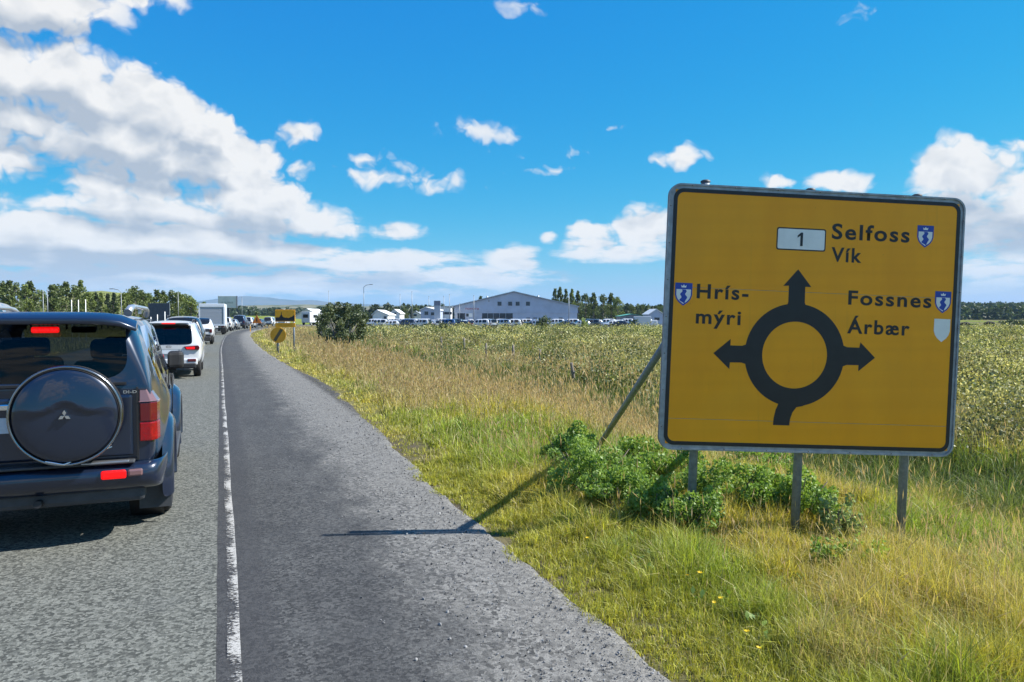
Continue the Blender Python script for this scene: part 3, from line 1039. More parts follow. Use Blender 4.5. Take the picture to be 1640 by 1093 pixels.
# ---- the slate blue off-roader right in front
def make_offroader():
    root = empty('off_road_car')
    # stations measured from the tailgate; narrower and boxier than the generic shape
    sh = dict(st=[
        (0.00, .50, 1.25, 1.27, .74, .775, .70), (.015, .48, 1.27, 1.31, .80, .80, .70), (.055, .48, 1.275, 1.63, .82, .815, .665), (.125, .48, 1.28, 1.785, .825, .822, .655),
        (.24, .48, 1.28, 1.862, .83, .828, .66), (.45, .50, 1.275, 1.872, .87, .84, .665), (.56, .62, 1.27, 1.876, .895, .845, .668), (.70, .82, 1.265, 1.88, .915, .85, .67), (.95, .87, 1.26, 1.885, .92, .855, .675),
        (1.20, .82, 1.255, 1.885, .91, .85, .675), (1.36, .50, 1.25, 1.885, .85, .85, .68), (1.48, .42, 1.25, 1.885, .85, .85, .68), (2.18, .40, 1.23, 1.88, .85, .85, .68), (2.30, .40, 1.23, 1.875, .85, .85, .68),
        (2.66, .40, 1.22, 1.83, .85, .85, .675), (2.98, .40, 1.21, 1.52, .85, .85, .70), (3.22, .42, 1.20, 1.27, .85, .85, .74), (3.34, .50, 1.19, 1.23, .85, .85, .76),
        (3.48, .80, 1.18, 1.22, .86, .85, .76), (3.75, .88, 1.17, 1.20, .865, .845, .75), (4.02, .80, 1.15, 1.18, .86, .84, .74), (4.18, .46, 1.12, 1.15, .84, .82, .7),
        (4.42, .44, 1.02, 1.05, .80, .78, .64), (4.52, .48, .90, .93, .72, .7, .56), (4.56, .54, .78, .82, .64, .62, .5)],
        rw=(1, 4), side=[(5, 10), (11, 12), (13, 15)], ws=(14, 16))
    V, body, groups = car_cage(sh)
    sub_mesh('body', V, body, P_PAJ, root, (0, 0, 0), 3)
    for nm, lst in groups.items():
        for fs in lst:
            sub_mesh(nm, V, fs, G_DEEP if nm == 'rear_window' else G_CLEAR if nm == 'windscreen' else G_DARK, root, (0, 0, 0), 3)
    # rear window surround and the dark visor over it
    sp = MB()
    n = 13
    for i in range(n):
        x = -.70 + 1.40 * i / (n - 1)
        e = 1 - (abs(x) / .70) ** 6
        for (y, z) in ((-.055, 1.768 + .012 * e), (-.06, 1.80 + .03 * e), (.10, 1.86 + .026 * e), (.16, 1.80 + .02 * e)):
            sp.v.append((x, y + (1 - e) * .07, z - (1 - e) * .05))
    for i in range(n - 1):
        for j in range(4):
            a, b = i * 4 + j, i * 4 + (j + 1) % 4
            sp.f.append((a, b, b + 4, a + 4)); sp.mi.append(0); sp.sm.append(True)
    sp.f.append((3, 2, 1, 0)); sp.mi.append(0); sp.sm.append(False)
    o = (n - 1) * 4
    sp.f.append((o, o + 1, o + 2, o + 3)); sp.mi.append(0); sp.sm.append(False)
    bevel(sp.build('roof_spoiler', P_PAJ, root), .012, 2)
    b3 = MB().box((.05, .055, 1.738), (.19, .05, .048)); bl = bevel(b3.build('high_brake_lamp', M_LAMP_ON, root), .012, 2)
    bl.rotation_euler.x = 0
    # black rubber round the glass
    rub = MB()
    rub.box((0, -.012, 1.298), (1.24, .03, .02))
    rub.build('window_seal', M_TRIM, root)
    # tailgate gaps
    gp = MB()
    gp.box((.70, -.006, .965), (.014, .03, .60)); gp.box((-.70, -.006, .965), (.014, .03, .60)); gp.box((0, -.004, .672), (1.41, .03, .016))
    gp.build('tailgate_gap', M_TRIM, root)
    mb = MB().box((0, -.008, .955), (1.33, .05, .50)); tg = bevel(mb.build('tailgate', P_PAJ, root), .022, 3)
    # plate recess and chrome garnish left of the spare wheel
    MB().box((-.40, -.04, 1.0), (.52, .02, .12)).build('number_plate', M_PLATE, root)
    bevel(MB().box((-.40, -.055, 1.145), (.56, .05, .05)).build('plate_garnish', M_CHROME, root), .012, 2)
    # spare wheel cover
    cx, cz, rr = .22, 1.075, .386
    sc = MB().lathe([(rr - .02, -.03), (rr, -.06), (rr, -.20), (rr - .022, -.232)], 64, 'y', (cx, 0, cz))
    spare = sc.build('spare_wheel', M_TRIM, root)
    cv = MB()
    nr, na_ = 18, 72
    for i in range(nr + 1):
        q = (i / nr) ** .8
        for j in range(na_):
            a = 2 * math.pi * j / na_
            u, v = q * (rr - .022) * math.cos(a), q * (rr - .022) * math.sin(a)
            dome = .050 * (1 - q ** 2.2) ** .5
            v0 = .012 + .075 * math.exp(-(u / .10) ** 2)
            t = max(0.0, min(1.0, (v - v0) / .022)); t = t * t * (3 - 2 * t)
            lift = t * .020 * (1 - q ** 4) * max(0.0, 1 - (v - v0) / .34)
            cv.v.append((cx + u, -.222 - dome - lift, cz + v))
    for i in range(nr):
        for j in range(na_):
            cv.f.append((i * na_ + j, i * na_ + (j + 1) % na_, (i + 1) * na_ + (j + 1) % na_, (i + 1) * na_ + j)); cv.mi.append(0); cv.sm.append(True)
    cv.build('cover', P_PAJ, spare)
    MB().lathe([(rr + .002, -.190), (rr + .007, -.210), (rr + .002, -.226), (rr - .006, -.231), (rr - .013, -.226)], 64, 'y', (cx, 0, cz)).build('cover_rim', mat('dull_chrome', (.30, .31, .33), .22, 1.0), spare)
    # three-diamond emblem
    em = MB()
    k = .046
    for ang in (90, 210, 330):
        a = R(ang)
        d = (math.cos(a), math.sin(a)); p = (-math.sin(a), math.cos(a))
        h = k * .5
        L = k * 1.0
        poly = [(0, 0), (d[0] * L * .5 + p[0] * L * .29, d[1] * L * .5 + p[1] * L * .29), (d[0] * L, d[1] * L), (d[0] * L * .5 - p[0] * L * .29, d[1] * L * .5 - p[1] * L * .29)]
        em.prism([(u + cx, v + cz + .01) for u, v in poly], -.264, -.298)
    em.build('emblem', M_CHROME, spare)
    MB().tube([(cx + .30, -.12, .80), (cx - .02, -.235, .70), (cx - .14, -.24, .735)], .008, 6).build('cover_strap', M_CHROME, spare)
    put_text('badge', 'DI-D', .60, .70, 1.218, .024, lambda u, v, d: (u, -.036 - d, v), .002, M_CHROME, root, .03)
    # tail lamps: tall corner units
    for s in (-1, 1):
        def lampseg(name, z0, z1, m_, par):
            b = MB()
            pts = [(.715, -.022), (.80, -.016), (.845, .04), (.862, .15), (.80, .16), (.715, .06)]
            b.prism([(s * p[0], p[1]) for p in pts], z0, z1, fn=lambda u, v, d: (u, v, d))
            return bevel(b.build(name, m_, par), .008, 2)
        tl = lampseg('tail_lamp', .975, 1.135, M_LAMP, root)
        lampseg('brake_lens', .815, .968, M_LAMP_SOFT, tl)
        b = MB()
        lo_, hi_ = [(.715, -.022), (.80, -.016), (.845, .04), (.862, .15), (.80, .16), (.715, .06)], [(.715, .0), (.765, .004), (.79, .05), (.80, .12), (.77, .13), (.715, .06)]
        b.add([(s * u, v, 1.142) for u, v in lo_] + [(s * u, v, 1.245) for u, v in hi_], [tuple(range(6)), tuple(range(11, 5, -1))] + [(i, (i + 1) % 6, 6 + (i + 1) % 6, 6 + i) for i in range(6)])
        bevel(b.build('indicator_lens', M_LAMP_CLEAR, tl), .006, 2)
    # bumper: deep, wrapped round the corners
    bp = MB()
    sec = [(.66, .0), (.64, -.10), (.55, -.125), (.47, -.10), (.42, -.02)]
    xs = [(-.915, .42), (-.905, .16), (-.86, .03), (-.76, -.0), (-.40, -.02), (0, -.025), (.40, -.02), (.76, -.0), (.86, .03), (.905, .16), (.915, .42)]
    for (x, dy) in xs:
        for (z, yy) in sec:
            sc_ = 1.0 if abs(x) < .87 else .15
            bp.v.append((x - (0 if sc_ == 1 else math.copysign(.02, x) * (z < .5)), dy + yy * sc_, z))
    ns = len(sec)
    for i in range(len(xs) - 1):
        for j in range(ns - 1):
            bp.f.append((i * ns + j, i * ns + j + 1, (i + 1) * ns + j + 1, (i + 1) * ns + j)); bp.mi.append(0); bp.sm.append(True)
    bpo = bp.build('rear_bumper', P_PAJ, root)
    md = bpo.modifiers.new('sol', 'SOLIDIFY'); md.thickness = .03
    md = bpo.modifiers.new('sub', 'SUBSURF'); md.levels = 2; md.render_levels = 2
    for s in (-1, 1):
        bevel(MB().box((s * .53, -.135, .575), (.18, .03, .07)).build('bumper_lamp', M_LAMP_ON, bpo), .02, 3)
        bevel(MB().box((s * .685, -.122, .578), (.11, .03, .06), rot=Matrix.Rotation(s * .12, 3, 'Z')).build('reversing_lamp', M_LAMP_CLEAR, bpo), .015, 2)
    bevel(MB().box((.0, -.07, .665), (1.36, .10, .022)).build('bumper_step', M_CHROME if False else M_GREYTRIM, bpo), .008, 2)
    bevel(MB().box((.47, -.085, .672), (.34, .07, .02)).build('step_plate', M_ALLOY, bpo), .006, 2)
    bevel(MB().box((0, .06, .40), (1.50, .16, .16)).build('valance', M_GREYTRIM, root), .04, 2)
    MB().tube([(0, -.12, .38), (0, .10, .36)], .03, 8).build('tow_hitch', M_TRIM, root)
    # wheel arch flares, wheels and mud flaps
    for ya, nm in ((.95, 'rear'), (3.75, 'front')):
        for s in (-1, 1):
            fl = MB()
            nseg = 16
            for i in range(nseg + 1):
                a = math.pi * (-.10 + 1.20 * i / nseg)
                for (r_, x_) in ((.405, .86), (.41, .945), (.44, .958), (.50, .945), (.575, .862)):
                    fl.v.append((s * x_, ya + math.cos(a) * r_ * 1.04, .405 + math.sin(a) * r_))
            for i in range(nseg):
                for j in range(4):
                    q = (i * 5 + j, i * 5 + j + 1, (i + 1) * 5 + j + 1, (i + 1) * 5 + j)
                    fl.f.append(q if s > 0 else q[::-1]); fl.mi.append(0); fl.sm.append(True)
            fo = fl.build('wheel_arch_flare', P_PAJ, root)
            md = fo.modifiers.new('sub', 'SUBSURF'); md.levels = 1; md.render_levels = 2
            wheel(root, (s * .79, ya, .385), .385, .265, s, True)
            fy = ya - .47
            MB().box((s * .80, fy, .30), (.26, .014, .32)).build('mud_flap', M_GREYTRIM, root)
            MB().lathe([(.43, -.14), (.44, .14)], 24, 'x', (s * .72, ya, .405)).build('wheel_well', M_TRIM, root)
    for s in (-1, 1):
        bevel(MB().box((s * .88, 2.35, .40), (.14, 1.9, .05)).build('side_step', M_GREYTRIM, root), .015, 2)
        mo = MB(); mo.box((s * .915, 2.86, 1.33), (.18, .13, .215))
        mr = bevel(mo.build('wing_mirror', M_TRIM, root), .05, 3)
        MB().box((s * .87, 2.92, 1.20), (.10, .06, .06)).build('mirror_arm', M_TRIM, mr)
        MB().tube([(s * .62, .26, 1.875), (s * .635, .36, 1.918), (s * .64, .60, 1.932), (s * .64, 2.30, 1.930), (s * .635, 2.5, 1.912), (s * .62, 2.62, 1.86)], [.034, .030, .022, .022, .028, .034], 10).build('roof_rail', P_SILVER, root)
        MB().box((s * .635, 1.45, 1.898), (.03, .10, .06)).build('rail_foot', P_SILVER, root)
        MB().box((s * .872, 2.05, 1.08), (.02, .20, .035)).build('door_handle', P_PAJ, root)
        for yy in (1.43, 2.24, 3.28):
            MB().box((s * .858, yy, .86), (.012, .012, .74)).build('door_gap', M_TRIM, root)
        bevel(MB().box((s * .60, 4.44, .95), (.34, .2, .16)).build('headlamp', M_HEAD, root), .03, 2)
    # underbody, silencer
    MB().box((0, 2.3, .44), (1.30, 4.1, .20)).build('underbody', M_TRIM, root)
    MB().tube([(.50, .0, .36), (.50, .5, .38)], .035, 10).build('exhaust_pipe', M_ALLOY, root)
    MB().tube([(-.75, .95, .385), (.75, .95, .385)], .06, 10).build('rear_axle', M_TRIM, root)
    # interior
    MB().box((0, 1.6, .66), (1.45, 3.0, .05)).build('cabin_floor', M_SEAT, root)
    for (yy, xs_, w) in ((1.25, (-.36, .36), .56), (2.15, (-.38, .38), .50)):
        for x in xs_:
            sb = MB()
            sb.box((x, yy, 1.10), (w, .16, .66), rot=Matrix.Rotation(.16, 3, 'X'))
            so = bevel(sb.build('seat_back', M_SEAT, root), .06, 3)
            bevel(MB().box((x, yy - .06, 1.535), (.27, .11, .19)).build('headrest', M_SEAT, so), .05, 3)
    bevel(MB().box((0, 2.95, 1.10), (1.45, .45, .26)).build('dashboard', M_SEAT, root), .06, 2)
    bevel(MB().box((0, 2.58, 1.70), (.24, .03, .07)).build('rear_view_mirror', M_TRIM, root), .015, 2)
    MB().lathe([(.175, -.012), (.19, 0), (.175, .012), (.16, 0)], 24, 'y', (-.38, 2.66, 1.13), closed=True).build('steering_wheel', M_TRIM, root)
    return root


paj = make_offroader()
park(paj, (-1.345, 6.78, .004), R(1.4))
tag(paj, 'slate blue off-road car with round spare wheel cover, nearest in the queue', 'car', 'vehicles queueing on the road')


# ---- the white crossover with lit tail lamps
def make_crossover():
    root = make_car('suv', P_WHITE, 1.05, 1.03, .975, 3, True, M_LAMP_ON, 'crossover_car', rails=True, trim=False)
    for ch in list(root.children):
        if ch.name.split('.')[0] == 'tail_lamp':
            bpy.data.objects.remove(ch)
    for s in (-1, 1):
        pts = [(.40, .955), (.80, .985), (.84, .93), (.82, .845), (.46, .855)]
        b = MB().prism([(s * u, v) for u, v in pts], -.03, .14)
        tl = bevel(b.build('tail_lamp', M_LAMP, root), .02, 2)
        b = MB().prism([(s * u, v) for u, v in [(.45, .93), (.70, .945), (.70, .87), (.49, .875)]], -.045, -.028)
        bevel(b.build('brake_lens', M_LAMP_ON, tl), .01, 2)
    bevel(MB().box((0, .16, 1.655), (1.12, .26, .05)).build('roof_spoiler', P_WHITE, root), .02, 2)
    bevel(MB().box((0, .028, 1.635), (.36, .03, .035)).build('high_brake_lamp', M_LAMP_ON, root), .008, 2)
    bevel(MB().box((0, -.02, .50), (1.56, .14, .20)).build('rear_bumper', P_WHITE, root), .05, 3)
    bevel(MB().box((0, -.035, .385), (1.48, .16, .16)).build('bumper_skirt', M_TRIM, root), .04, 3)
    for s in (-1, 1):
        bevel(MB().box((s * .62, -.085, .545), (.24, .04, .09)).build('reflector', M_LAMP, root), .02, 2)
        bevel(MB().box((s * 1.03, 2.72, 1.10), (.20, .12, .16)).build('wing_mirror', M_TRIM, root), .04, 3)
    MB().box((.0, -.035, .80), (.64, .03, .16)).build('plate_recess', P_SILVER, root)
    MB().box((.0, -.056, .80), (.50, .015, .11)).build('number_plate', M_PLATE, root)
    oval = MB().lathe([(.052, -.04), (.06, -.05), (.05, -.055), (.048, -.045)], 24, 'y', (0, 0, 0))
    lo = oval.build('emblem_ring', M_GREYTRIM, root); lo.scale = (1.25, 1, .62); lo.location = (0, -.0, .955)
    put_text('emblem_letters', 'KIA', -.045, .045, .94, .03, lambda u, v, d: (u, -.05 - d, v), .001, M_GREYTRIM, root, .03)
    MB().box((0, 1.9, .5), (1.3, 3.0, .05)).build('cabin_floor', M_SEAT, root)
    for (yy, xs_) in ((1.45, (-.38, 0, .38)), (2.35, (-.38, .38))):
        for x in xs_:
            so = bevel(MB().box((x, yy, 1.0), (.48 if yy > 2 else .36, .14, .56), rot=Matrix.Rotation(.16, 3, 'X')).build('seat_back', M_SEAT, root), .05, 2)
            bevel(MB().box((x, yy - .06, 1.36), (.25, .10, .17)).build('headrest', M_SEAT, so), .04, 2)
    return root


kia = make_crossover()
park(kia, (-1.42, 23.9, .004), 0.0)
tag(kia, 'white crossover with glowing red tail lamps just ahead of the slate blue car', 'car', 'vehicles queueing on the road')

PROTO = {}


def car_copy(kind, pm, key, **kw):
    if key not in PROTO:
        o = make_car(kind, pm, levels=1, **kw)
        PROTO[key] = o
        return o
    return copy_tree(PROTO[key])


# ---- box truck
def make_truck():
    root = empty('box_truck')
    bx = mat('truck_box_panel', (.56, .62, .70), .5, var=.05, vscale=2)
    dk = mat('truck_shutter', (.30, .34, .40), .5, .2)
    b = MB().box((0, 2.9, 2.05), (2.40, 5.6, 2.10))
    bevel(b.build('cargo_box', bx, root), .03, 2)
    bevel(MB().box((0, .06, 2.93), (2.34, .14, .32)).build('shutter_housing', bx, root), .02, 2)
    sh_ = empty('shutter', (0, 0, 0)); sh_.parent = root
    sl = None
    for i in range(11):
        if sl is None:
            sl = bevel(MB().box((0, 0, 0), (2.12, .05, .128)).build('slat', dk, sh_), .012, 1)
        else:
            c = sl.copy(); COL.objects.link(c); sl2 = c; c.parent = sh_
            c.location = (0, .07, 1.16 + i * .142); continue
        sl.location = (0, .07, 1.16)
    for s in (-1, 1):
        MB().box((s * 1.14, .055, 1.9), (.12, .10, 1.75)).build('door_post', bx, root)
        MB().box((s * .98, .04, .84), (.26, .06, .12)).build('tail_lamp', M_LAMP, root)
    bevel(MB().box((0, .05, .96), (2.36, .14, .10)).build('tail_sill', bx, root), .02, 2)
    MB().box((0, .14, .62), (2.2, .12, .14)).build('under_run_bar', M_TRIM, root)
    MB().box((0, 3.2, .78), (.9, 6.2, .24)).build('chassis', M_TRIM, root)
    for s in (-1, 1):
        wheel(root, (s * .98, 1.7, .42), .42, .34, s, False)
        wheel(root, (s * .98, 5.9, .42), .42, .28, s, False)
        MB().box((s * .98, 1.05, .46), (.44, .02, .5)).build('mud_flap', M_TRIM, root)
    c = MB(); c.box((0, 6.5, 1.35), (2.1, 1.6, 1.7), taper=.9)
    cb = bevel(c.build('cab', P_WHITE, root), .12, 3)
    MB().box((0, 7.20, 1.75), (1.8, .1, .6)).build('windscreen', G_FAR, cb)
    return root


QG = 'vehicles queueing on the road'
tr = make_truck(); p_, a_ = lane_pose(79, -1.42); park(tr, p_, a_)
tag(tr, 'grey box truck with a roller shutter in the queue', 'truck', QG)
queue = [
    (36.5, -1.62, 'suv', P_BLACK, dict(sx=1.04, sz=1.055, rails=True, lamp=M_LAMP_SOFT), 'dark car half hidden ahead of the white crossover', 'car'),
    (52, -1.35, 'pickup', P_WHITE, dict(lamp=M_LAMP), 'white pickup between the dark car and the box truck', 'car'),
    (90, -1.40, 'suv', P_WHITE, dict(lamp=M_LAMP), 'white car directly right of the box truck', 'car'),
    (98.5, -1.45, 'suv', P_WHITE, dict(lamp=M_LAMP), 'second white car right of the box truck', 'car'),
    (107, -1.5, 'hatch', P_SILVER, dict(lamp=M_LAMP), 'silver hatchback behind the tall dark car in the queue', 'car'),
    (114.5, -1.5, 'suv', P_DARKBLUE, dict(sx=1.06, sz=1.16, lamp=M_LAMP), 'tall dark blue car with a red tail lamp in the far queue', 'car'),
    (122, -1.5, 'suv', P_WHITE, dict(lamp=M_LAMP), 'white car just left of the orange triangle sign', 'car'),
    (130, -1.5, 'sedan', P_GREY, dict(lamp=M_LAMP), 'low dark car behind the orange triangle sign', 'car'),
    (138, -1.5, 'suv', P_WHITE, dict(lamp=M_LAMP), 'white car just right of the orange triangle sign', 'car'),
    (147, -1.5, 'hatch', P_WHITE, dict(lamp=M_LAMP), 'white hatchback left of the yellow town sign', 'car'),
]
for (s, off, kd, pm, kw, lb, ct) in queue:
    key = (kd, pm.name, tuple(sorted((a, str(b)) for a, b in kw.items())))
    o = car_copy(kd, pm, key, name='queueing_car', **kw)
    p_, a_ = lane_pose(s, off)
    park(o, p_, a_)
    tag(o, lb, ct, QG)

# white camper right of the town sign and the grey van in the other lane
cm = empty('camper_van')
b = MB().box((0, 2.6, 1.65), (2.1, 4.0, 2.3)); bevel(b.build('body', P_WHITE, cm), .12, 3)
b = MB().box((0, 5.0, 1.15), (1.9, 1.4, 1.3), taper=.86); bevel(b.build('cab', P_WHITE, cm), .15, 3)
MB().box((1.06, 2.6, 1.85), (.02, 1.4, .6)).build('side_window', G_FAR, cm)
MB().box((0, .57, 1.9), (1.2, .06, .7)).build('rear_window', G_FAR, cm)
for ya in (1.2, 4.8):
    for s in (-1, 1):
        wheel(cm, (s * .88, ya, .34), .34, .24, s, False)
p_, a_ = lane_pose(160, -1.5); park(cm, p_, a_ - .25)
tag(cm, 'white camper beside the dark bush right of the yellow town sign', 'camper', QG)

van = make_car('suv', P_SILVER, 1.04, 1.05, 1.27, 2, False, M_LAMP, 'grey_van')
park(van, (-5.5, 22.3, .004), math.pi)
tag(van, 'grey van whose roof shows above the slate blue car, at the left edge', 'van')

# ------------------------------------------------------------------ the large yellow direction sign
SG_C = Vector((4.8553, 5.0756, 1.7972)); SG_A = Vector((.95427, -.29630, -.03961)); SG_B = Vector((.04093, -.00173, .99916))
SG_N = SG_A.cross(SG_B)
SW, SH = 2.687, 2.308
SIGN_BASE = Vector((4.78, 5.12, -.14))


def sgn(u, v, d):
    return tuple(SG_C + SG_A * u + SG_B * v + SG_N * d - SIGN_BASE)


def rrect(w, h, r, n=8):
    out = []
    for (cx, cy, a0) in ((w / 2 - r, h / 2 - r, 0), (-w / 2 + r, h / 2 - r, 90), (-w / 2 + r, -h / 2 + r, 180), (w / 2 - r, -h / 2 + r, 270)):
        for i in range(n + 1):
            a = R(a0 + 90 * i / n)
            out.append((cx + r * math.cos(a), cy + r * math.sin(a)))
    return out


def sign_yellow():
    m = bpy.data.materials.new('yellow_sign_film')
    m.use_nodes = True
    k = NT(m.node_tree)
    p = m.node_tree.nodes['Principled BSDF']
    tcn = k.n('ShaderNodeTexCoord').outputs['Object']
    oi = k.n('ShaderNodeObjectInfo')
    nz = k.noise(k.v('MULTIPLY', tcn, (1, 1, .35)), 2.2, 5, .6)
    sp = k.noise(tcn, 38.0, 3, .6)
    band = k.noise(k.v('MULTIPLY', tcn, (.05, .05, 7.0)), 1.0, 3, .5)
    c = k.mix(k.ramp(nz, .3, .7), (.98, .40, .004), (.90, .355, .004))
    c = k.mix(k.ramp(band, .4, .65, 0, .35), c, (.82, .32, .004))
    c = k.mix(k.ramp(sp, .735, .77, 0, .5), c, (.16, .10, .03))
    c = k.mix(k.m('MULTIPLY', oi.outputs['Random'], .10), c, (.5, .27, .02))
    fade = k.noise(k.v('MULTIPLY', tcn, (.8, .8, 1.6)), 1.1, 3, .5)
    c = k.mix(k.ramp(fade, .42, .68, 0, .25), c, (.85, .40, .02))
    run = k.noise(k.v('MULTIPLY', tcn, (26, 26, .9)), 1.0, 4, .6)
    c = k.mix(k.ramp(run, .60, .75, 0, .14), c, (.50, .25, .02))
    k.put(p.inputs['Base Color'], c)
    p.inputs['Roughness'].default_value = .42
    p.inputs['Specular IOR Level'].default_value = .4
    return m


M_YEL = sign_yellow()
M_SBLACK = mat('sign_black', (.012, .014, .018), .45, var=.15, vscale=8)
M_SGREY = mat('sign_frame_aluminium', (.30, .335, .37), .5, .4, var=.18, vscale=14)
M_SWHITE = mat('sign_white', (.80, .82, .80), .5, var=.04, vscale=10)
M_SBLUE = mat('sign_blue', (.015, .06, .38), .45)
M_GALV = mat('galvanised_steel', (.20, .245, .30), .55, .2, var=.18, vscale=22, bump=.1, bscale=120)

sign = empty('direction_sign', SIGN_BASE)
tag(sign, 'large yellow roundabout direction sign with black arrows on three posts', 'road sign')
bevel(MB().prism(rrect(SW, SH, .11), -.035, .0, sgn).build('back_panel', M_SGREY, sign), .004, 2)
fr_o, fr_i = rrect(SW, SH, .11), rrect(SW - .03, SH - .03, .10)
fm = MB()
nn = len(fr_o)
fm.add([sgn(u, v, -.038) for u, v in fr_o] + [sgn(u, v, .010) for u, v in fr_o] + [sgn(u, v, .010) for u, v in fr_i] + [sgn(u, v, -.002) for u, v in fr_i],
       [(i + q * nn, (i + 1) % nn + q * nn, (i + 1) % nn + (q + 1) * nn, i + (q + 1) * nn) for q in range(3) for i in range(nn)])
frame_o = fm.build('frame', M_SGREY, sign)
lw, lh = SW - .11, SH - .11
for (v0, v1) in ((.262, lh / 2 + .002), (-.880, .259), (-lh / 2 - .002, -.883)):
    q = [(-lw / 2, v0), (lw / 2, v0), (lw / 2, v1), (-lw / 2, v1)]
    bevel(MB().prism(q, .0005, .003, sgn).build('face_panel', M_YEL, sign), .001, 1)
bo, bi = rrect(SW - .085, SH - .085, .085), rrect(SW - .150, SH - .150, .06)
bm_ = MB()
bm_.add([sgn(u, v, .0008) for u, v in bo] + [sgn(u, v, .0055) for u, v in bo] + [sgn(u, v, .0055) for u, v in bi] + [sgn(u, v, .003) for u, v in bi],
        [(i + q * nn, (i + 1) % nn + q * nn, (i + 1) % nn + (q + 1) * nn, i + (q + 1) * nn) for q in range(3) for i in range(nn)])
bm_.build('border_line', M_SBLACK, sign)
# rivets along the frame
rv = None
for i in range(28):
    a = i / 28
    per = [(-SW / 2 + .016, SH / 2 - .2 - (SH - .4) * i / 6) for i in range(7)] + [(SW / 2 - .016, SH / 2 - .2 - (SH - .4) * i / 6) for i in range(7)] + \
          [(-SW / 2 + .2 + (SW - .4) * i / 6, -SH / 2 + .016) for i in range(7)] + [(-SW / 2 + .2 + (SW - .4) * i / 6, SH / 2 - .016) for i in range(7)]
    u, v = per[i]
    if rv is None:
        rv = MB().lathe([(.0055, 0), (.0055, .002), (.0001, .003)], 6, 'z').build('rivet', M_GREYTRIM, sign)
        o = rv
    else:
        o = rv.copy(); COL.objects.link(o); o.parent = sign
    o.location = sgn(u, v, .0105)
    o.rotation_euler = Matrix((SG_A, SG_B, SG_N)).transposed().to_euler()

# roundabout symbol
RC = (-.162, -.294)
rb = MB()
n = 72
ro, ri = .452, .294
pts_o = [(RC[0] + ro * math.cos(2 * math.pi * i / n), RC[1] + ro * math.sin(2 * math.pi * i / n)) for i in range(n)]
pts_i = [(RC[0] + ri * math.cos(2 * math.pi * i / n), RC[1] + ri * math.sin(2 * math.pi * i / n)) for i in range(n)]
rb.add([sgn(u, v, .0045) for u, v in pts_o] + [sgn(u, v, .0045) for u, v in pts_i], [(i, (i + 1) % n, n + (i + 1) % n, n + i) for i in range(n)])
ring_o = rb.build('roundabout_ring', M_SBLACK, sign)


def flat(name, poly, d, m_, par=sign):
    b = MB(); b.add([sgn(u, v, d) for u, v in poly], [tuple(range(len(poly)))])
    return b.build(name, m_, par)


flat('arrow', [(-.285, .105), (-.252, .135), (-.242, .17), (-.243, .312), (-.294, .308), (-.166, .458), (-.040, .308), (-.095, .308), (-.093, .17), (-.080, .135), (-.045, .108), (-.165, .05)], .0052, M_SBLACK)
flat('arrow', [(-.575, -.180), (-.60, -.215), (-.64, -.230), (-.745, -.230), (-.745, -.174), (-.893, -.303), (-.745, -.437), (-.743, -.378), (-.64, -.376), (-.60, -.388), (-.578, -.420), (-.52, -.30)], .0052, M_SBLACK)
flat('arrow', [(.25, -.165), (.275, -.195), (.315, -.208), (.424, -.208), (.432, -.160), (.572, -.292), (.424, -.417), (.424, -.362), (.315, -.364), (.275, -.380), (.25, -.412), (.20, -.29)], .0052, M_SBLACK)
flat('entry_stub', [(-.285, -.715), (-.312, -.78), (-.326, -.85), (-.330, -.914), (-.182, -.914), (-.178, -.86), (-.160, -.80), (-.125, -.752), (-.06, -.738), (-.17, -.66)], .0052, M_SBLACK)
# route number plate
b1 = [( -.151 + u, .7205 + v) for u, v in rrect(.446, .197, .02, 4)]
b2 = [( -.151 + u, .7205 + v) for u, v in rrect(.424, .175, .014, 4)]
rp = flat('route_plate', b1, .0042, M_SBLACK)
flat('plate_face', b2, .0050, M_SWHITE, rp)
flat('lettering', [(-.160, .662), (-.137, .662), (-.137, .780), (-.156, .780), (-.186, .752), (-.186, .734), (-.160, .752)], .0062, M_SBLACK)
for (s, x0, x1, y0, cap) in (('Selfoss', .124, .838, .742, .136), ('Vík', .128, .405, .543, .128), ('Hrís-', -1.064, -.603, .172, .126), ('mýri', -1.062, -.662, -.047, .126),
                             ('Fossnes', .302, 1.070, .172, .126), ('Árbær', .306, .880, -.081, .126)):
    put_text('lettering', s, x0, x1, y0, cap, sgn, .0046, M_SBLACK, sign, .023, 1.17)


def shield(cx, cy, w, h, plain=False):
    o = [(-.5, .5), (.5, .5), (.5, -.02), (.42, -.2), (.28, -.34), (0, -.5), (-.28, -.34), (-.42, -.2), (-.5, -.02)]
    P = lambda q, k=1.0: [(cx + u * w * k, cy + v * h * k) for u, v in q]
    if plain:
        return flat('shield', P(o), .0046, M_SWHITE)
    s = flat('shield', P(o), .0046, M_SBLUE)
    flat('shield_field', P([(-.42, .22), (.42, .22), (.42, -.03), (.36, -.17), (.24, -.29), (0, -.42), (-.24, -.29), (-.36, -.17), (-.42, -.03)]), .0052, M_SWHITE, s)
    l, r_ = [], []
    for i in range(15):
        t = i / 14
        v = .21 - t * .60
        wv = .055 * math.sin(t * 14)
        hw = .11 + .10 * t - (max(0, t - .78) * .9)
        l.append((-hw + wv, v)); r_.append((hw + wv * 1.0, v))
    flat('river', P(l + r_[::-1]), .0058, M_SBLUE, s)
    flat('crown', P([(-.13, .30), (.13, .30), (.16, .40), (.06, .36), (0, .44), (-.06, .36), (-.16, .40)]), .0054, M_SWHITE, s)
    return s


shield(.983, .799, .152, .196); shield(-1.181, .197, .152, .198); shield(1.177, .224, .150, .194); shield(1.180, -.027, .150, .206, True)
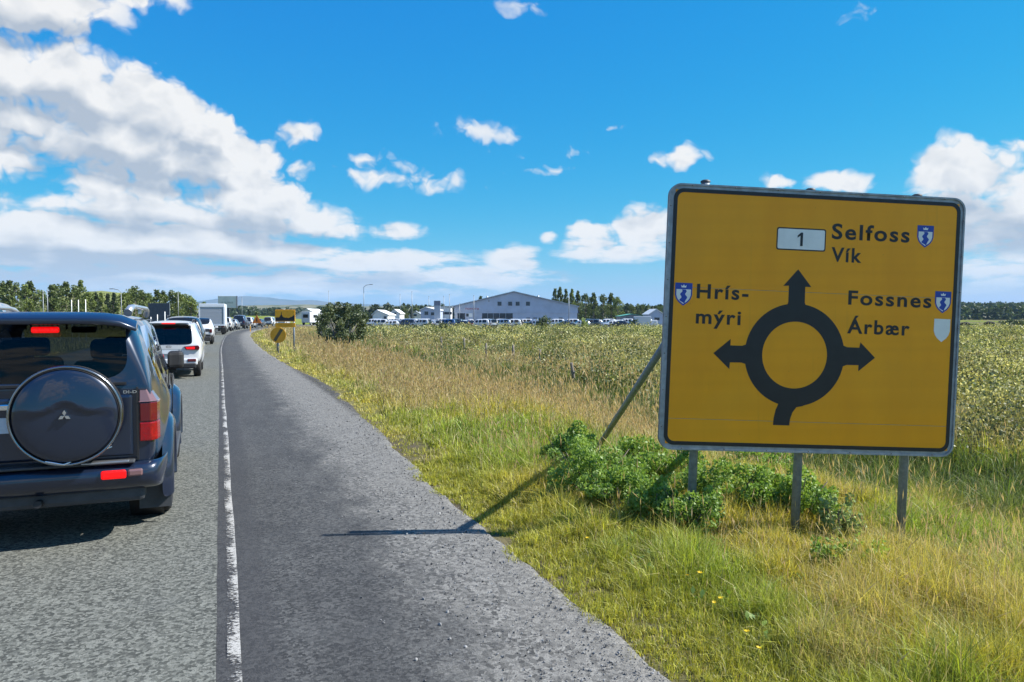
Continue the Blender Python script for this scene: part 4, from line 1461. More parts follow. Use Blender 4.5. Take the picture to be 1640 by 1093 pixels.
# posts and stays
BK = Vector((.2965, .955, 0))
for i, (u_, zb) in enumerate(((-1.0, -.18), (-.045, -.24), (.945, -.36))):
    top = Vector(sgn(u_, SH / 2 + (.035 if i == 0 else .012), -.085)); 
    bot = Vector(sgn(u_ , -SH / 2, -.085)); d_ = (bot - top).normalized()
    ext = (zb - SIGN_BASE.z - bot.z) / d_.z
    po = MB().tube([bot + d_ * ext, top], .038, 16).build('post', M_GALV, sign)
    MB().lathe([(.043, 0), (.043, .012), (.026, .022), (.001, .024)], 16, 'z', tuple(top)).build('post_cap', M_GREYTRIM, po)
    for v_ in (.75, -.05, -.85):
        c_ = Vector(sgn(u_, v_, -.045))
        MB().box(c_, (.16, .035, .05), rot=Matrix((SG_A, SG_N, SG_B)).transposed()).build('clamp', M_GALV, po)
    if i < 2:
        z_at = (2.03, 1.62)[i]
        v_at = z_at - SG_C.z
        a0 = Vector(sgn(u_, v_at, -.13))
        ln = (4.75, 4.0)[i]
        b0 = a0 + BK * ln; b0.z = a0.z - ln * .474
        MB().tube([a0, b0], .040, 14).build('stay', M_GALV, sign)

# ------------------------------------------------------------------ small road signs
def pole(par, x, z0, z1, r=.03, y=0.0):
    return MB().tube([(x, y, z0), (x, y, z1)], r, 10).build('post', M_GALV, par)


M_YS = mat('small_sign_yellow', (.95, .42, .01), .45, var=.06, vscale=8)
M_YD = mat('small_sign_dirty_yellow', (.78, .36, .015), .5, var=.08, vscale=8)
M_YB = mat('sign_bar', (.10, .085, .04), .5)
# town entry sign
g = W(457, 39.2); ts = empty('town_sign', (g.x, g.y, -.10), -YAW + R(3)); sc_ = 39.2 / F_PX
tag(ts, 'yellow town entry sign with black skyline silhouette and small plate below', 'road sign')
pw = 31.5 * sc_
zt, zb_ = hgt(496.5, 39.2) + .1, hgt(515.5, 39.2) + .1
f2 = lambda u, v, d: (u, -d, v)
pl = bevel(MB().prism([(-pw / 2, zb_), (pw / 2, zb_), (pw / 2, zt), (-pw / 2, zt)], 0, .03, f2).build('panel', M_YS, ts), .012, 2)
sk = [(-.48, .06), (.48, .06), (.48, .52), (.44, .56), (.40, .50), (.34, .42), (.28, .40), (.22, .33), (.14, .30), (.10, .35), (.02, .33), (-.05, .36), (-.12, .42), (-.14, .52), (-.165, .58), (-.17, .78), (-.19, .82), (-.21, .58), (-.24, .52), (-.26, .44), (-.32, .34), (-.36, .40), (-.40, .34), (-.46, .38), (-.48, .36)]
MB().prism([(u * pw, zb_ + v * (zt - zb_)) for u, v in sk], .031, .034, f2).build('skyline', M_SBLACK, pl)
z2, z3 = hgt(517.5, 39.2) + .1, hgt(524.5, 39.2) + .1
lp = bevel(MB().prism([(-pw / 2, z3), (pw / 2, z3), (pw / 2, z2), (-pw / 2, z2)], 0, .03, f2).build('lower_plate', M_YS, ts), .01, 2)
MB().prism([(-pw * .36, z3 + .05), (pw * .36, z3 + .05), (pw * .36, z2 - .06), (-pw * .36, z2 - .06)], .031, .033, f2).build('plate_print', M_YD, lp)
pole(ts, pw * .42, -.2, zt - .02, .045, .05)
pole(ts, -pw * .42, -.2, zt - .02, .04, .05)
# end-of-restriction disc
g = W(445.5, 38.0); ds = empty('round_sign', (g.x, g.y, -.10), -YAW)
tag(ds, 'round dull yellow sign with a dark diagonal bar below the town sign', 'road sign')
rd = 12.6 * 38 / F_PX; zc = hgt(537, 38) + .1
dk = bevel(MB().prism([(rd * math.cos(2 * math.pi * i / 40), zc + rd * math.sin(2 * math.pi * i / 40)) for i in range(40)], 0, .02, f2).build('disc', M_YD, ds), .006, 2)
a = R(58); ca, sa = math.cos(a), math.sin(a); hw, hl = rd * .19, rd * .86
MB().prism([(ca * u - sa * v, zc + sa * u + ca * v) for u, v in ((-hl, -hw), (hl, -hw), (hl, hw), (-hl, hw))], .021, .0235, f2).build('diagonal_bar', M_YB, dk)
pole(ds, 0, -.2, zc + rd * .9, .03, .04)
# orange warning triangle
g = W(411.5, 95); wsn = empty('warning_sign', (g.x, g.y, -.1), -YAW)
tag(wsn, 'orange warning triangle beside the far queue', 'road sign')
M_OR = mat('sign_orange', (.80, .20, .01), .5)
zc = hgt(518, 95) + .1
tri = MB().prism([(-.62, zc), (.62, zc), (0, zc + 1.05)], 0, .03, f2).build('triangle', M_OR, wsn)
MB().prism([(-.09, zc + .2), (.09, zc + .2), (.05, zc + .66), (-.05, zc + .66)], .031, .034, f2).build('pictogram', M_SBLACK, tri)
pole(wsn, 0, -.2, zc + .8, .035, .04)
# marker post at the gravel edge
for (px, Z, lb) in ((401, 90, 'thin pale marker post where the shoulder bends right'),):
    g = W(px, Z); mk = empty('marker_post', (g.x, g.y, -.1)); tag(mk, lb, 'marker post')
    MB().box((0, 0, .5), (.10, .05, 1.0)).build('shaft', M_YD, mk); MB().box((0, -.028, .85), (.08, .01, .14)).build('reflector', M_SWHITE, mk)

# sign backs and billboards on the far side
M_SB = mat('sign_back', (.07, .085, .12), .6, .3, var=.15, vscale=3)
g = W(255, 110); sb = empty('sign_back', (g.x, g.y, -.5), -YAW + R(4))
tag(sb, 'dark back of a big road sign in front of the trees', 'road sign')
w2 = 33 * 110 / F_PX / 2
bevel(MB().box((0, 0, (hgt(486, 110) + hgt(517, 110)) / 2 + .5), (w2 * 2, .06, hgt(486, 110) - hgt(517, 110))).build('panel', M_SB, sb), .02, 2)
for x in (-w2 * .6, 0, w2 * .6):
    MB().tube([(x, .08, -.2), (x, .08, hgt(488, 110) + .5)], .05, 8).build('post', M_SB, sb)
MB().box((w2 + .03, -.01, (hgt(486, 110) + hgt(517, 110)) / 2 + .5), (.06, .10, hgt(486, 110) - hgt(517, 110))).build('edge_rail', M_SGREY, sb)
M_BB = mat('billboard_face', (.74, .77, .72), .6, var=.10, vscale=.6)
g = W(365, 170); bb = empty('billboard', (g.x, g.y, -.5), -YAW)
tag(bb, 'pale grey billboard on a short post above the queue', 'billboard')
w2 = 29.5 * 170 / F_PX / 2
z0, z1 = hgt(493.5, 170) + .5, hgt(474.5, 170) + .5
bevel(MB().box((0, 0, (z0 + z1) / 2), (w2 * 2, .5, z1 - z0)).build('panel', M_BB, bb), .03, 2)
MB().box((0, -.27, (z0 * .55 + z1 * .45)), (w2 * 1.3, .02, .42)).build('faded_print', mat('billboard_print', (.55, .60, .56), .6, var=.3, vscale=3), bb)
MB().box((0, -.27, z0 + .14), (w2 * 1.94, .03, .22)).build('lower_rail', M_SWHITE, bb)
MB().box((w2 + .04, 0, (z0 + z1) / 2), (.08, .56, z1 - z0)).build('edge_trim', M_SB, bb)
MB().box((0, .05, z0 / 2 - .2), (.7, .4, z0 + .4)).build('post', M_SB, bb)
# whitish stakes on the left
for i, (px, Z, yt) in enumerate(((115, 62, 480.5), (126, 62, 480.5), (137.5, 62, 480), (241.5, 58, 508), (252, 58, 504), (264, 58, 499.5))):
    g = W(px, Z); st = empty('marker_stake', (g.x, g.y, -.4))
    nm = ('leftmost', 'middle', 'rightmost')[i % 3]
    tag(st, nm + (' of three pale stakes seen over the slate blue car' if i < 3 else ' of three pale stakes before the dark sign back'), 'stake', 'pale marker stakes left of the road')
    MB().tube([(0, 0, -.2), (.02, 0, hgt(yt, Z) + .4)], [.035, .028], 8).build('shaft', M_SWHITE, st)

# street lamps and flag poles
M_LP = mat('lamp_pole', (.22, .24, .26), .5, .5)
lamps = [(583, 150, 460, 8, 'tall street lamp just right of the dark bush'), (527, 170, 467, 0, 'thin pole rising above the dark bush'), (641, 190, 472, 0, 'faint flag pole left of the low white buildings'),
         (660, 165, 468, 0, 'dark flag pole behind the rows of parked cars'), (687, 200, 475, 0, 'thin pole left of the grey pylon'), (711, 180, 475, 0, 'thin pole just right of the grey pylon'), (720, 175, 472, 0, 'dark pole left of the dealer hall'),
         (736, 190, 488, 0, 'thin pole at the left corner of the dealer hall'), (759, 150, 474, 0, 'dark pole in front of the dealer hall sign'), (911, 150, 474, 0, 'thin pole before the right end of the dealer hall'),
         (195, 120, 468, -6, 'faint street lamp among the left trees'), (70, 110, 468, 0, 'left one of two thin poles among the left trees'), (77, 112, 466, 0, 'right one of two thin poles among the left trees'), (286, 130, 470, 0, 'thin pole right of the dark sign back'),
         (388, 175, 477, 0, 'small pole right of the billboard')]
for (px, Z, yt, arm, lb) in lamps:
    g = W(px, Z); lo = empty('street_lamp' if arm else 'flag_pole', (g.x, g.y, -.5), -YAW)
    tag(lo, lb, 'street lamp' if arm else 'pole', 'poles in the background')
    h = hgt(yt, Z) + .5
    MB().tube([(0, 0, 0), (0, 0, h)], [.085, .05], 8).build('shaft', M_LP, lo)
    if arm:
        d = math.copysign(1, arm)
        MB().tube([(0, 0, h - .05), (d * .5, 0, h + .35), (d * 1.3, 0, h + .5)], .05, 6).build('arm', M_LP, lo)
        bevel(MB().box((d * 1.5, 0, h + .5), (.7, .25, .12)).build('lamp_head', M_LP, lo), .03, 2)
    else:
        MB().lathe([(.10, 0), (.10, .08), (.02, .14)], 8, 'z', (0, 0, h)).build('finial', M_LP, lo)

# leaning fence posts along the ditch
M_WOOD = mat('weathered_wood', (.16, .14, .12), .9, var=.35, vscale=14, bump=.3, bscale=40)
for i, (px, yb, yt, lean, lb) in enumerate(((743, 573, 555, .02, 'upright grey fence post left of the short one at the ditch'), (822, 588, 577, .0, 'short fence post at the ditch between its neighbours'), (921, 622, 597, -.22, 'leaning fence post nearest to the direction sign'),
                                        (778, 581, 568, .1, 'small tilted post between two upright fence posts'), (707, 566, 555, .05, 'faint far fence post at the field edge'), (864, 597, 588, -.1, 'low broken post near the leaning fence post'))):
    Z = F_PX * (EYE + .62) / (yb - HORIZON)
    g = W(px, Z)
    gz = float(ground_z(g.x, g.y))
    fp = empty('fence_post', (g.x, g.y, gz)); fp.rotation_euler = (0, lean, .3 * i)
    tag(fp, lb, 'fence post', 'old fence posts along the ditch')
    h = max(.75, (yb - yt) * Z / F_PX) + .28
    MB().tube([(0, 0, -.3), (.01, 0, h * .5), (0, .01, h)], [.065, .06, .05], 8).build('timber', M_WOOD, fp)
    MB().tube([(-.06, -.06, h * .7), (.06, -.06, h * .7)], .006, 5).build('wire_staple', M_GALV, fp)

# ------------------------------------------------------------------ buildings
def clad(name, col, sc, axis=0):
    m = bpy.data.materials.new(name)
    m.use_nodes = True
    k = NT(m.node_tree)
    p = m.node_tree.nodes['Principled BSDF']
    tcn = k.n('ShaderNodeTexCoord').outputs['Object']
    q = k.xyz(tcn)
    w = k.m('SINE', k.m('MULTIPLY', q[axis], sc))
    nz = k.noise(tcn, .35, 4, .6)
    k.put(p.inputs['Base Color'], k.mix(k.ramp(nz, .3, .7), col, tuple(c * .82 for c in col)))
    p.inputs['Roughness'].default_value = .5
    b = k.n('ShaderNodeBump'); b.inputs['Strength'].default_value = .5; b.inputs['Distance'].default_value = .03
    k.put(b.inputs['Height'], w); k.put(p.inputs['Normal'], b.outputs[0])
    return m


M_HALL = clad('hall_cladding', (.43, .49, .61), 20)
M_HALL2 = clad('hall_lower_cladding', (.48, .53, .64), 20)
M_ROOF = mat('roof_sheet', (.34, .37, .41), .5, .3, var=.15, vscale=.4)
M_WHITEW = mat('white_wall', (.74, .74, .72), .7, var=.06, vscale=.5)
M_PANE = mat('window_pane', (.02, .028, .04), .08, spec=.7)
M_FRAME = mat('window_frame', (.42, .45, .50), .5)


def window(par, x, z, w, h, y=0.0, sub=True):
    f = MB()
    t = .08
    f.box((x, y - .03, z + h / 2 - t / 2), (w, .10, t)); f.box((x, y - .03, z - h / 2 + t / 2), (w, .10, t))
    f.box((x - w / 2 + t / 2, y - .03, z), (t, .10, h - 2 * t)); f.box((x + w / 2 - t / 2, y - .03, z), (t, .10, h - 2 * t))
    fo = f.build('window', M_FRAME, par)
    MB().box((x, y - .012, z), (w - 2 * t, .02, h - 2 * t)).build('pane', M_PANE, fo)
    return fo


HZ = 205.0
hs_ = HZ / F_PX
hall_c = W(825, HZ); hall = empty('dealer_hall', (hall_c.x, hall_c.y, -.45), -YAW + R(-2))
tag(hall, 'wide pale blue car dealer hall with low gable roof and TOYOTA lettering', 'building')
X = lambda px: (px - 825) * hs_
Zh = lambda py: hgt(py, HZ) + .45
eL, eR, ap = Zh(491.5), Zh(492), Zh(468.5)
xl, xr, xa = X(727), X(925), X(823)
DEP = 26.0
up_ = [(xl, Zh(502)), (xr, Zh(502)), (xr, eR), (xa, ap), (xl, eL)]
MB().prism(up_, 0, DEP).build('gable_wall', M_HALL, hall)
MB().prism([(xl + .1, -.3), (xr - .15, -.3), (xr - .15, Zh(502) - .01), (xl + .1, Zh(502) - .01)], .12, DEP - .1).build('lower_wall', M_HALL2, hall)
rf = MB()
for (x0, z0, x1, z1) in ((xl - .35, eL - .05, xa, ap + .03), (xa, ap + .03, xr + .35, eR - .08)):
    rf.prism([(x0, z0 + .02), (x1, z1 + .02), (x1, z1 + .30), (x0, z0 + .30)], -.45, DEP + .4)
rfo = rf.build('roof', M_ROOF, hall)
for px, h_ in ((778, 1.5), (845, 1.3), (862, .8)):
    MB().tube([(X(px), 6, Zh(482) - .5), (X(px), 6, Zh(476 if px < 800 else 475) + .4)], .25, 8).build('vent_pipe', M_ROOF, rfo)
for px in (800, 817, 829, 845.5):
    window(hall, X(px), Zh(486.8), 1.25, 1.25)
window(hall, X(783), Zh(482.5), .45, .35)
for px in (846, 857, 898):
    window(hall, X(px), Zh(511.5), 1.15, 1.0, .12)
# shop front
sf = MB()
sf.box((X(796.5), .09, Zh(507)), (X(821) - X(772), .10, Zh(501.6) - Zh(513)))
sfo = sf.build('shop_window', M_PANE, hall)
for px in (781, 790, 800, 810):
    MB().box((X(px), .03, Zh(507)), (.08, .08, Zh(501.6) - Zh(513))).build('mullion', M_FRAME, sfo)
en = MB().box((X(738.5), .09, Zh(509)), (X(745) - X(733), .10, Zh(502) - Zh(516))).build('entrance', M_PANE, hall)
MB().box((X(753), .09, Zh(505)), (1.2, .12, 1.0)).build('white_panel', M_SWHITE, hall)
MB().box((X(748.5), .08, Zh(505)), (.7, .12, .8)).build('pane', M_PANE, hall)
M_TY = mat('letter_red', (.36, .05, .05), .5)
put_text('lettering', 'TOYOTA', X(744.5), X(767.5), Zh(496.5), Zh(493.3) - Zh(496.5), lambda u, v, d: (u, -d, v), .10, M_TY, hall, .03, 1.1)
bevel(MB().box(((X(744) + X(768)) / 2, -.04, Zh(495)), (X(769) - X(743), .08, Zh(492) - Zh(498))).build('name_board', M_HALL2, hall), .02, 1)
MB().box((xr + .25, .4, Zh(500)), (.4, .6, .9)).build('wall_lamp', M_GREYTRIM, hall)

# grey pylon
g = W(700.5, 178); py = empty('pylon_sign', (g.x, g.y, -.45), -YAW)
tag(py, 'square grey dealer pylon left of the hall', 'pylon')
MB().box((0, 0, (hgt(482, 178) + .45) / 2), (1.45, .8, hgt(482, 178) + .45)).build('column', mat('pylon_grey', (.36, .40, .46), .5), py)
MB().box((0, 0, hgt(486, 178) + .45), (1.52, .86, 1.15)).build('head_panel', mat('pylon_dark', (.16, .18, .24), .5), py)


def house(px0, px1, ye, ya, Z, dep, wall, roof, label, ridge_px=None, windows=(), rz=0.0, name='house'):
    k = Z / F_PX
    g = W((px0 + px1) / 2, Z); ho = empty(name, (g.x, g.y, -.45), -YAW + rz)
    tag(ho, label, 'building', 'low buildings across the field')
    hw = (px1 - px0) / 2 * k
    ze, za = hgt(ye, Z) + .45, hgt(ya, Z) + .45
    rx = 0 if ridge_px is None else (ridge_px - (px0 + px1) / 2) * k
    MB().prism([(-hw, -.3), (hw, -.3), (hw, ze), (rx, za), (-hw, ze)], 0, dep).build('wall', wall, ho)
    r2 = MB()
    r2.prism([(-hw - .3, ze - .08), (rx, za + .02), (rx, za + .2), (-hw - .3, ze + .1)], -.3, dep + .3)
    r2.prism([(rx, za + .02), (hw + .3, ze - .08), (hw + .3, ze + .1), (rx, za + .2)], -.3, dep + .3)
    r2.build('roof', roof, ho)
    for (wx, wy, ww, wh) in windows:
        window(ho, (wx - (px0 + px1) / 2) * k, hgt(wy, Z) + .45, ww, wh)
    return ho


M_WROOF = mat('white_roof', (.72, .73, .72), .6, var=.06, vscale=.4)
house(674, 698, 497, 493, 185, 9, M_HALL, M_WROOF, 'small blue grey gabled house beside the pylon', 682, [(683, 502, 1.1, 1.0), (693, 503, 1.0, .9)], R(-6))
house(692, 722, 492, 491.5, 200, 10, M_WHITEW, M_ROOF, 'white two storey block between pylon and hall', None, [(712, 502, 4.0, .8)])
house(597, 621, 505, 497.5, 190, 12, M_WHITEW, M_WROOF, 'white sloping roofed shed right of the dark bush', 604, [(617, 509, .8, .8)])
house(474, 512, 506, 495.5, 240, 14, M_WHITEW, M_WROOF, 'broad white roofed hall left of the dark bush', 492, [(505, 508, 1.2, .8)])
house(624, 640, 503, 496.5, 230, 10, M_WHITEW, M_WROOF, 'distant white house between shed and pylon', None, [(632, 503, 1.2, .9)])
house(655, 676, 506, 499, 260, 10, M_WHITEW, M_ROOF, 'far low white building left of the gabled house', None, [(665, 505, 1.2, .8)])
M_GREENR = mat('green_roof', (.10, .34, .26), .5)
house(994, 1030, 507, 504, 215, 9, mat('grey_wall', (.22, .23, .24), .8, var=.1, vscale=.6), M_GREENR, 'low grey building with a green roof right of the poplars', None, [(1005, 511, 1.5, 1.0), (1020, 511, 1.5, 1.0)])
house(1040, 1062, 504, 496, 205, 10, M_HALL, M_WROOF, 'small pale house with white roof just left of the direction sign', None, [(1052, 511, 1.6, .9)])
house(1590, 1600, 501, 498, 640, 14, M_WHITEW, M_ROOF, 'tiny white farm building left of the church', None, [])

# church at the right edge
CZ = 620.0
g = W(1613, CZ); ch = empty('church', (g.x, g.y, -.5), -YAW + R(15))
tag(ch, 'small grey church with pointed steeple on the wooded rise', 'church')
kz = CZ / F_PX
zb = hgt(508, CZ)
MB().prism([(-2.4, zb), (2.4, zb), (2.4, hgt(500, CZ)), (0, hgt(496, CZ)), (-2.4, hgt(500, CZ))], 1.2, 12).build('nave', mat('church_wall', (.48, .49, .50), .8), ch)
MB().box((0, 0, (zb + hgt(495, CZ)) / 2), (2.2, 2.2, hgt(495, CZ) - zb)).build('tower', mat('church_wall', (.5, .5, .5), .8), ch)
tp = MB(); z5, z6 = hgt(495, CZ), hgt(487, CZ)
tp.add([(-1.3, -1.3, z5), (1.3, -1.3, z5), (1.3, 1.3, z5), (-1.3, 1.3, z5), (0, 0, z6)], [(0, 1, 4), (1, 2, 4), (2, 3, 4), (3, 0, 4), (3, 2, 1, 0)])
tp.build('steeple', mat('church_roof', (.13, .14, .17), .7), ch)
for x in (-1.4, 1.4):
    MB().box((x, 1.17, hgt(503, CZ)), (.5, .08, 1.4)).build('window', M_PANE, ch)

# ------------------------------------------------------------------ parked vehicles in the yard
rowsp = [
    # (row, depth, [(column, kind, paint, heading degrees)])
    ('front row', 147, [(606, 'suv', P_WHITE, 80), (622, 'hatch', P_WHITE, 92), (648, 'suv', P_DARKBLUE, 100), (675, 'suv', P_WHITE, 60), (701, 'hatch', P_WHITE, 10), (715, 'suv', P_BLUE, 70), (739, 'sedan', P_BLACK, 78), (751, 'hatch', P_RED, 20),
                        (768, 'suv', P_WHITE, 75), (786, 'suv', P_WHITE, 20), (803, 'suv', P_SILVER, 70), (818, 'suv', P_WHITE, 80), (835, 'pickup', P_BLACK, 88), (851, 'hatch', P_SILVER, 85), (903, 'sedan', P_DARKBLUE, 92), (927, 'hatch', P_SILVER, 100),
                        (944, 'suv', P_GREY, 85), (961, 'pickup', P_SILVER, 80), (978, 'hatch', P_WHITE, 95), (992, 'sedan', P_BLACK, 88)]),
    ('middle row', 160, [(630, 'hatch', P_SILVER, 95), (655, 'suv', P_WHITE, 85), (668, 'hatch', P_WHITE, 40), (680, 'hatch', P_WHITE, 35), (692, 'hatch', P_WHITE, 35), (726, 'suv', P_GREY, 80), (757, 'pickup', P_WHITE, 85), (775, 'suv', P_WHITE, 88), (798, 'suv', P_WHITE, 90), (820, 'suv', P_WHITE, 90), (1012, 'hatch', P_SILVER, 88), (596, 'suv', P_WHITE, 88), (740, 'hatch', P_WHITE, 88), (838, 'suv', P_WHITE, 85), (856, 'suv', P_SILVER, 88), (888, 'suv', P_WHITE, 90), (912, 'suv', P_WHITE, 85), (934, 'suv', P_BLACK, 88), (970, 'suv', P_WHITE, 90), (1028, 'suv', P_WHITE, 92)]),
    ('back row', 176, [(612, 'hatch', P_WHITE, 92), (640, 'suv', P_WHITE, 90), (652, 'suv', P_SILVER, 92), (664, 'suv', P_WHITE, 88), (676, 'suv', P_WHITE, 88), (690, 'hatch', P_WHITE, 90), (714, 'sedan', P_SILVER, 90), (742, 'hatch', P_GREY, 85), (935, 'hatch', P_WHITE, 90), (955, 'sedan', P_GREY, 90), (600, 'suv', P_WHITE, 90), (627, 'suv', P_WHITE, 88), (703, 'suv', P_WHITE, 90), (728, 'hatch', P_WHITE, 90), (985, 'hatch', P_WHITE, 90), (1000, 'suv', P_WHITE, 90), (1034, 'hatch', P_SILVER, 90)]),
]
cname = {P_WHITE.name: 'white', P_SILVER.name: 'silver', P_BLACK.name: 'black', P_DARKBLUE.name: 'dark blue', P_BLUE.name: 'blue', P_RED.name: 'red', P_GREY.name: 'grey'}
kname = {'suv': 'off-road car', 'hatch': 'hatchback', 'sedan': 'saloon', 'pickup': 'pickup'}
ordn = ['first', 'second', 'third', 'fourth', 'fifth', 'sixth', 'seventh', 'eighth', 'ninth', 'tenth', 'eleventh', 'twelfth', 'thirteenth', 'fourteenth', 'fifteenth', 'sixteenth', 'seventeenth', 'eighteenth', 'nineteenth', 'twentieth']
for (rn, Z, lst) in rowsp:
    lst = sorted(lst, key=lambda q: q[0])
    for i, (px, kd, pm, hd) in enumerate(lst):
        o = car_copy(kd, pm, ('park', kd, pm.name), name='parked_car', lamp=M_LAMP)
        g = W(px, Z + random.uniform(-1.5, 1.5))
        rz = -YAW + R(hd)
        c2 = Vector((-math.sin(rz), math.cos(rz), 0)) * -2.2
        park(o, (g.x + c2.x, g.y + c2.y, -.44), rz)
        tag(o, '%s %s parked %s from the left in the dealer %s' % (cname[pm.name], kname[kd], ordn[i], rn), 'car', 'cars parked in the dealer yard')

# white container van by the sign
g = W(1046, 150); ct = empty('box_van', (g.x, g.y, -.44), -YAW + R(90))
tag(ct, 'white box van parked at the yard end just left of the direction sign', 'van')
bevel(MB().box((0, 2.2, 1.35), (1.9, 3.2, 1.9)).build('cargo_box', P_WHITE, ct), .06, 2)
bevel(MB().box((0, -.1, .95), (1.8, 1.4, 1.2), taper=.85).build('cab', P_WHITE, ct), .12, 2)
for ya in (.0, 3.0):
    for s in (-1, 1):
        wheel(ct, (s * .82, ya, .33), .33, .22, s, False)

# ------------------------------------------------------------------ vegetation
def tri_soup(name, V, F, bv, material, tip=None):
    """V (n,3), F list/array of polygons of equal size, bv per vertex"""
    F = np.asarray(F, np.int32)
    me = bpy.data.meshes.new(name)
    me.vertices.add(len(V)); me.vertices.foreach_set('co', np.asarray(V, np.float32).ravel())
    me.loops.add(F.size); me.loops.foreach_set('vertex_index', F.ravel())
    me.polygons.add(len(F)); me.polygons.foreach_set('loop_start', np.arange(0, F.size, F.shape[1], dtype=np.int32))
    me.update(calc_edges=True)
    at = me.attributes.new('bv', 'FLOAT', 'POINT'); at.data.foreach_set('value', np.asarray(bv, np.float32))
    at = me.attributes.new('tip', 'FLOAT', 'POINT'); at.data.foreach_set('value', np.asarray(tip if tip is not None else np.zeros(len(V)), np.float32))
    me.polygons.foreach_set('use_smooth', [True] * len(F))
    me.materials.append(material)
    me.update()
    return me


def leaf_material(name, c1, c2, instanced=False, trans=.4, tipcol=(.42, .33, .16), rough=.55):
    m = bpy.data.materials.new(name)
    m.use_nodes = True
    k = NT(m.node_tree)
    m.node_tree.nodes.clear()
    bv = attr(k, 'bv', out='Fac'); tp = attr(k, 'tip', out='Fac')
    if instanced == 'vert':
        c = attr(k, 'col')
    elif instanced:
        base = attr(k, 'col', 'INSTANCER')
        c = k.mix(1.0, base, k.mix(bv, (.62, .62, .62), (1.35, 1.35, 1.3)), 'MULTIPLY')
    else:
        c = k.mix(bv, c1, c2)
    if instanced != 'vert':
        c = k.mix(k.m('MULTIPLY', tp, .75), c, tipcol)
    d = k.n('ShaderNodeBsdfDiffuse'); t = k.n('ShaderNodeBsdfTranslucent'); g = k.n('ShaderNodeBsdfGlossy')
    k.put(d.inputs[0], c); k.put(t.inputs[0], k.mix(.5, c, k.mix(1.0, c, (1.5, 1.35, .6), 'MULTIPLY')))
    g.inputs['Roughness'].default_value = rough
    g.inputs['Color'].default_value = (.9, .9, .9, 1)
    mx = k.n('ShaderNodeMixShader'); mx.inputs[0].default_value = trans
    k.put(mx.inputs[1], d.outputs[0]); k.put(mx.inputs[2], t.outputs[0])
    m2 = k.n('ShaderNodeMixShader'); m2.inputs[0].default_value = .035
    k.put(m2.inputs[1], mx.outputs[0]); k.put(m2.inputs[2], g.outputs[0])
    o = k.n('ShaderNodeOutputMaterial'); k.put(o.inputs[0], m2.outputs[0])
    return m


L_INST = leaf_material('scrub_clump_leaf', None, None, True, .32, tipcol=(.62, .60, .34))
L_VERT = leaf_material('grass_blade', None, None, 'vert', .40)


def leaf_quads(P, size, rg, up=.35, ratio=.55):
    """one folded leaf-sized quad per point"""
    n = len(P)
    d = rg.normal(size=(n, 3)); d[:, 2] += up; d /= np.linalg.norm(d, axis=1, keepdims=True)
    e = rg.normal(size=(n, 3)); e -= d * (e * d).sum(1, keepdims=True); e /= np.linalg.norm(e, axis=1, keepdims=True)
    s = (size * rg.uniform(.6, 1.35, n))[:, None]
    V = np.stack([P - d * s * .5, P + e * s * ratio * .5, P + d * s * .5, P - e * s * ratio * .5], 1).reshape(-1, 3)
    F = np.arange(4 * n).reshape(n, 4)
    return V, F


def proto(name, V, F, B, T, material):
    return bpy.data.objects.new(name, tri_soup(name, V, F, B, material, T))


def scatter(name, P, rot, scl, idx, col, protos, label, cat=None):
    me = bpy.data.meshes.new(name)
    me.vertices.add(len(P)); me.vertices.foreach_set('co', np.asarray(P, np.float32).ravel())
    for nm, ty, key, a in (('rot', 'FLOAT_VECTOR', 'vector', rot), ('scl', 'FLOAT', 'value', scl), ('idx', 'INT', 'value', idx)):
        at = me.attributes.new(nm, ty, 'POINT')
        at.data.foreach_set(key, np.asarray(a, np.int32 if ty == 'INT' else np.float32).ravel())
    at = me.attributes.new('col', 'FLOAT_COLOR', 'POINT')
    at.data.foreach_set('color', np.concatenate([np.asarray(col), np.ones((len(P), 1))], 1).astype(np.float32).ravel())
    me.update()
    o = link(name, me)
    cl = bpy.data.collections.new(name + '_sources')
    for i, p in enumerate(protos):
        p.name = '%s_source_%02d' % (name, i)
        cl.objects.link(p)
    ng = bpy.data.node_groups.new(name + '_scatter', 'GeometryNodeTree')
    ng.interface.new_socket('Geometry', in_out='INPUT', socket_type='NodeSocketGeometry')
    ng.interface.new_socket('Geometry', in_out='OUTPUT', socket_type='NodeSocketGeometry')
    N, Lk = ng.nodes, ng.links
    gi, go = N.new('NodeGroupInput'), N.new('NodeGroupOutput')
    ci = N.new('GeometryNodeCollectionInfo'); ci.inputs['Collection'].default_value = cl
    ci.inputs['Separate Children'].default_value = True; ci.inputs['Reset Children'].default_value = True
    ip = N.new('GeometryNodeInstanceOnPoints'); ip.inputs['Pick Instance'].default_value = True

    def na(nm, ty):
        q = N.new('GeometryNodeInputNamedAttribute'); q.data_type = ty; q.inputs['Name'].default_value = nm
        return [s for s in q.outputs if s.enabled and s.name == 'Attribute'][0]
    e2r = N.new('FunctionNodeEulerToRotation')
    Lk.new(gi.outputs[0], ip.inputs['Points']); Lk.new(ci.outputs[0], ip.inputs['Instance'])
    Lk.new(na('rot', 'FLOAT_VECTOR'), e2r.inputs[0]); Lk.new(e2r.outputs[0], ip.inputs['Rotation'])
    Lk.new(na('scl', 'FLOAT'), ip.inputs['Scale']); Lk.new(na('idx', 'INT'), ip.inputs['Instance Index'])
    Lk.new(ip.outputs[0], go.inputs[0])
    md = o.modifiers.new('scatter', 'NODES'); md.node_group = ng
    tag(o, label, cat, None, 'stuff')
    return o


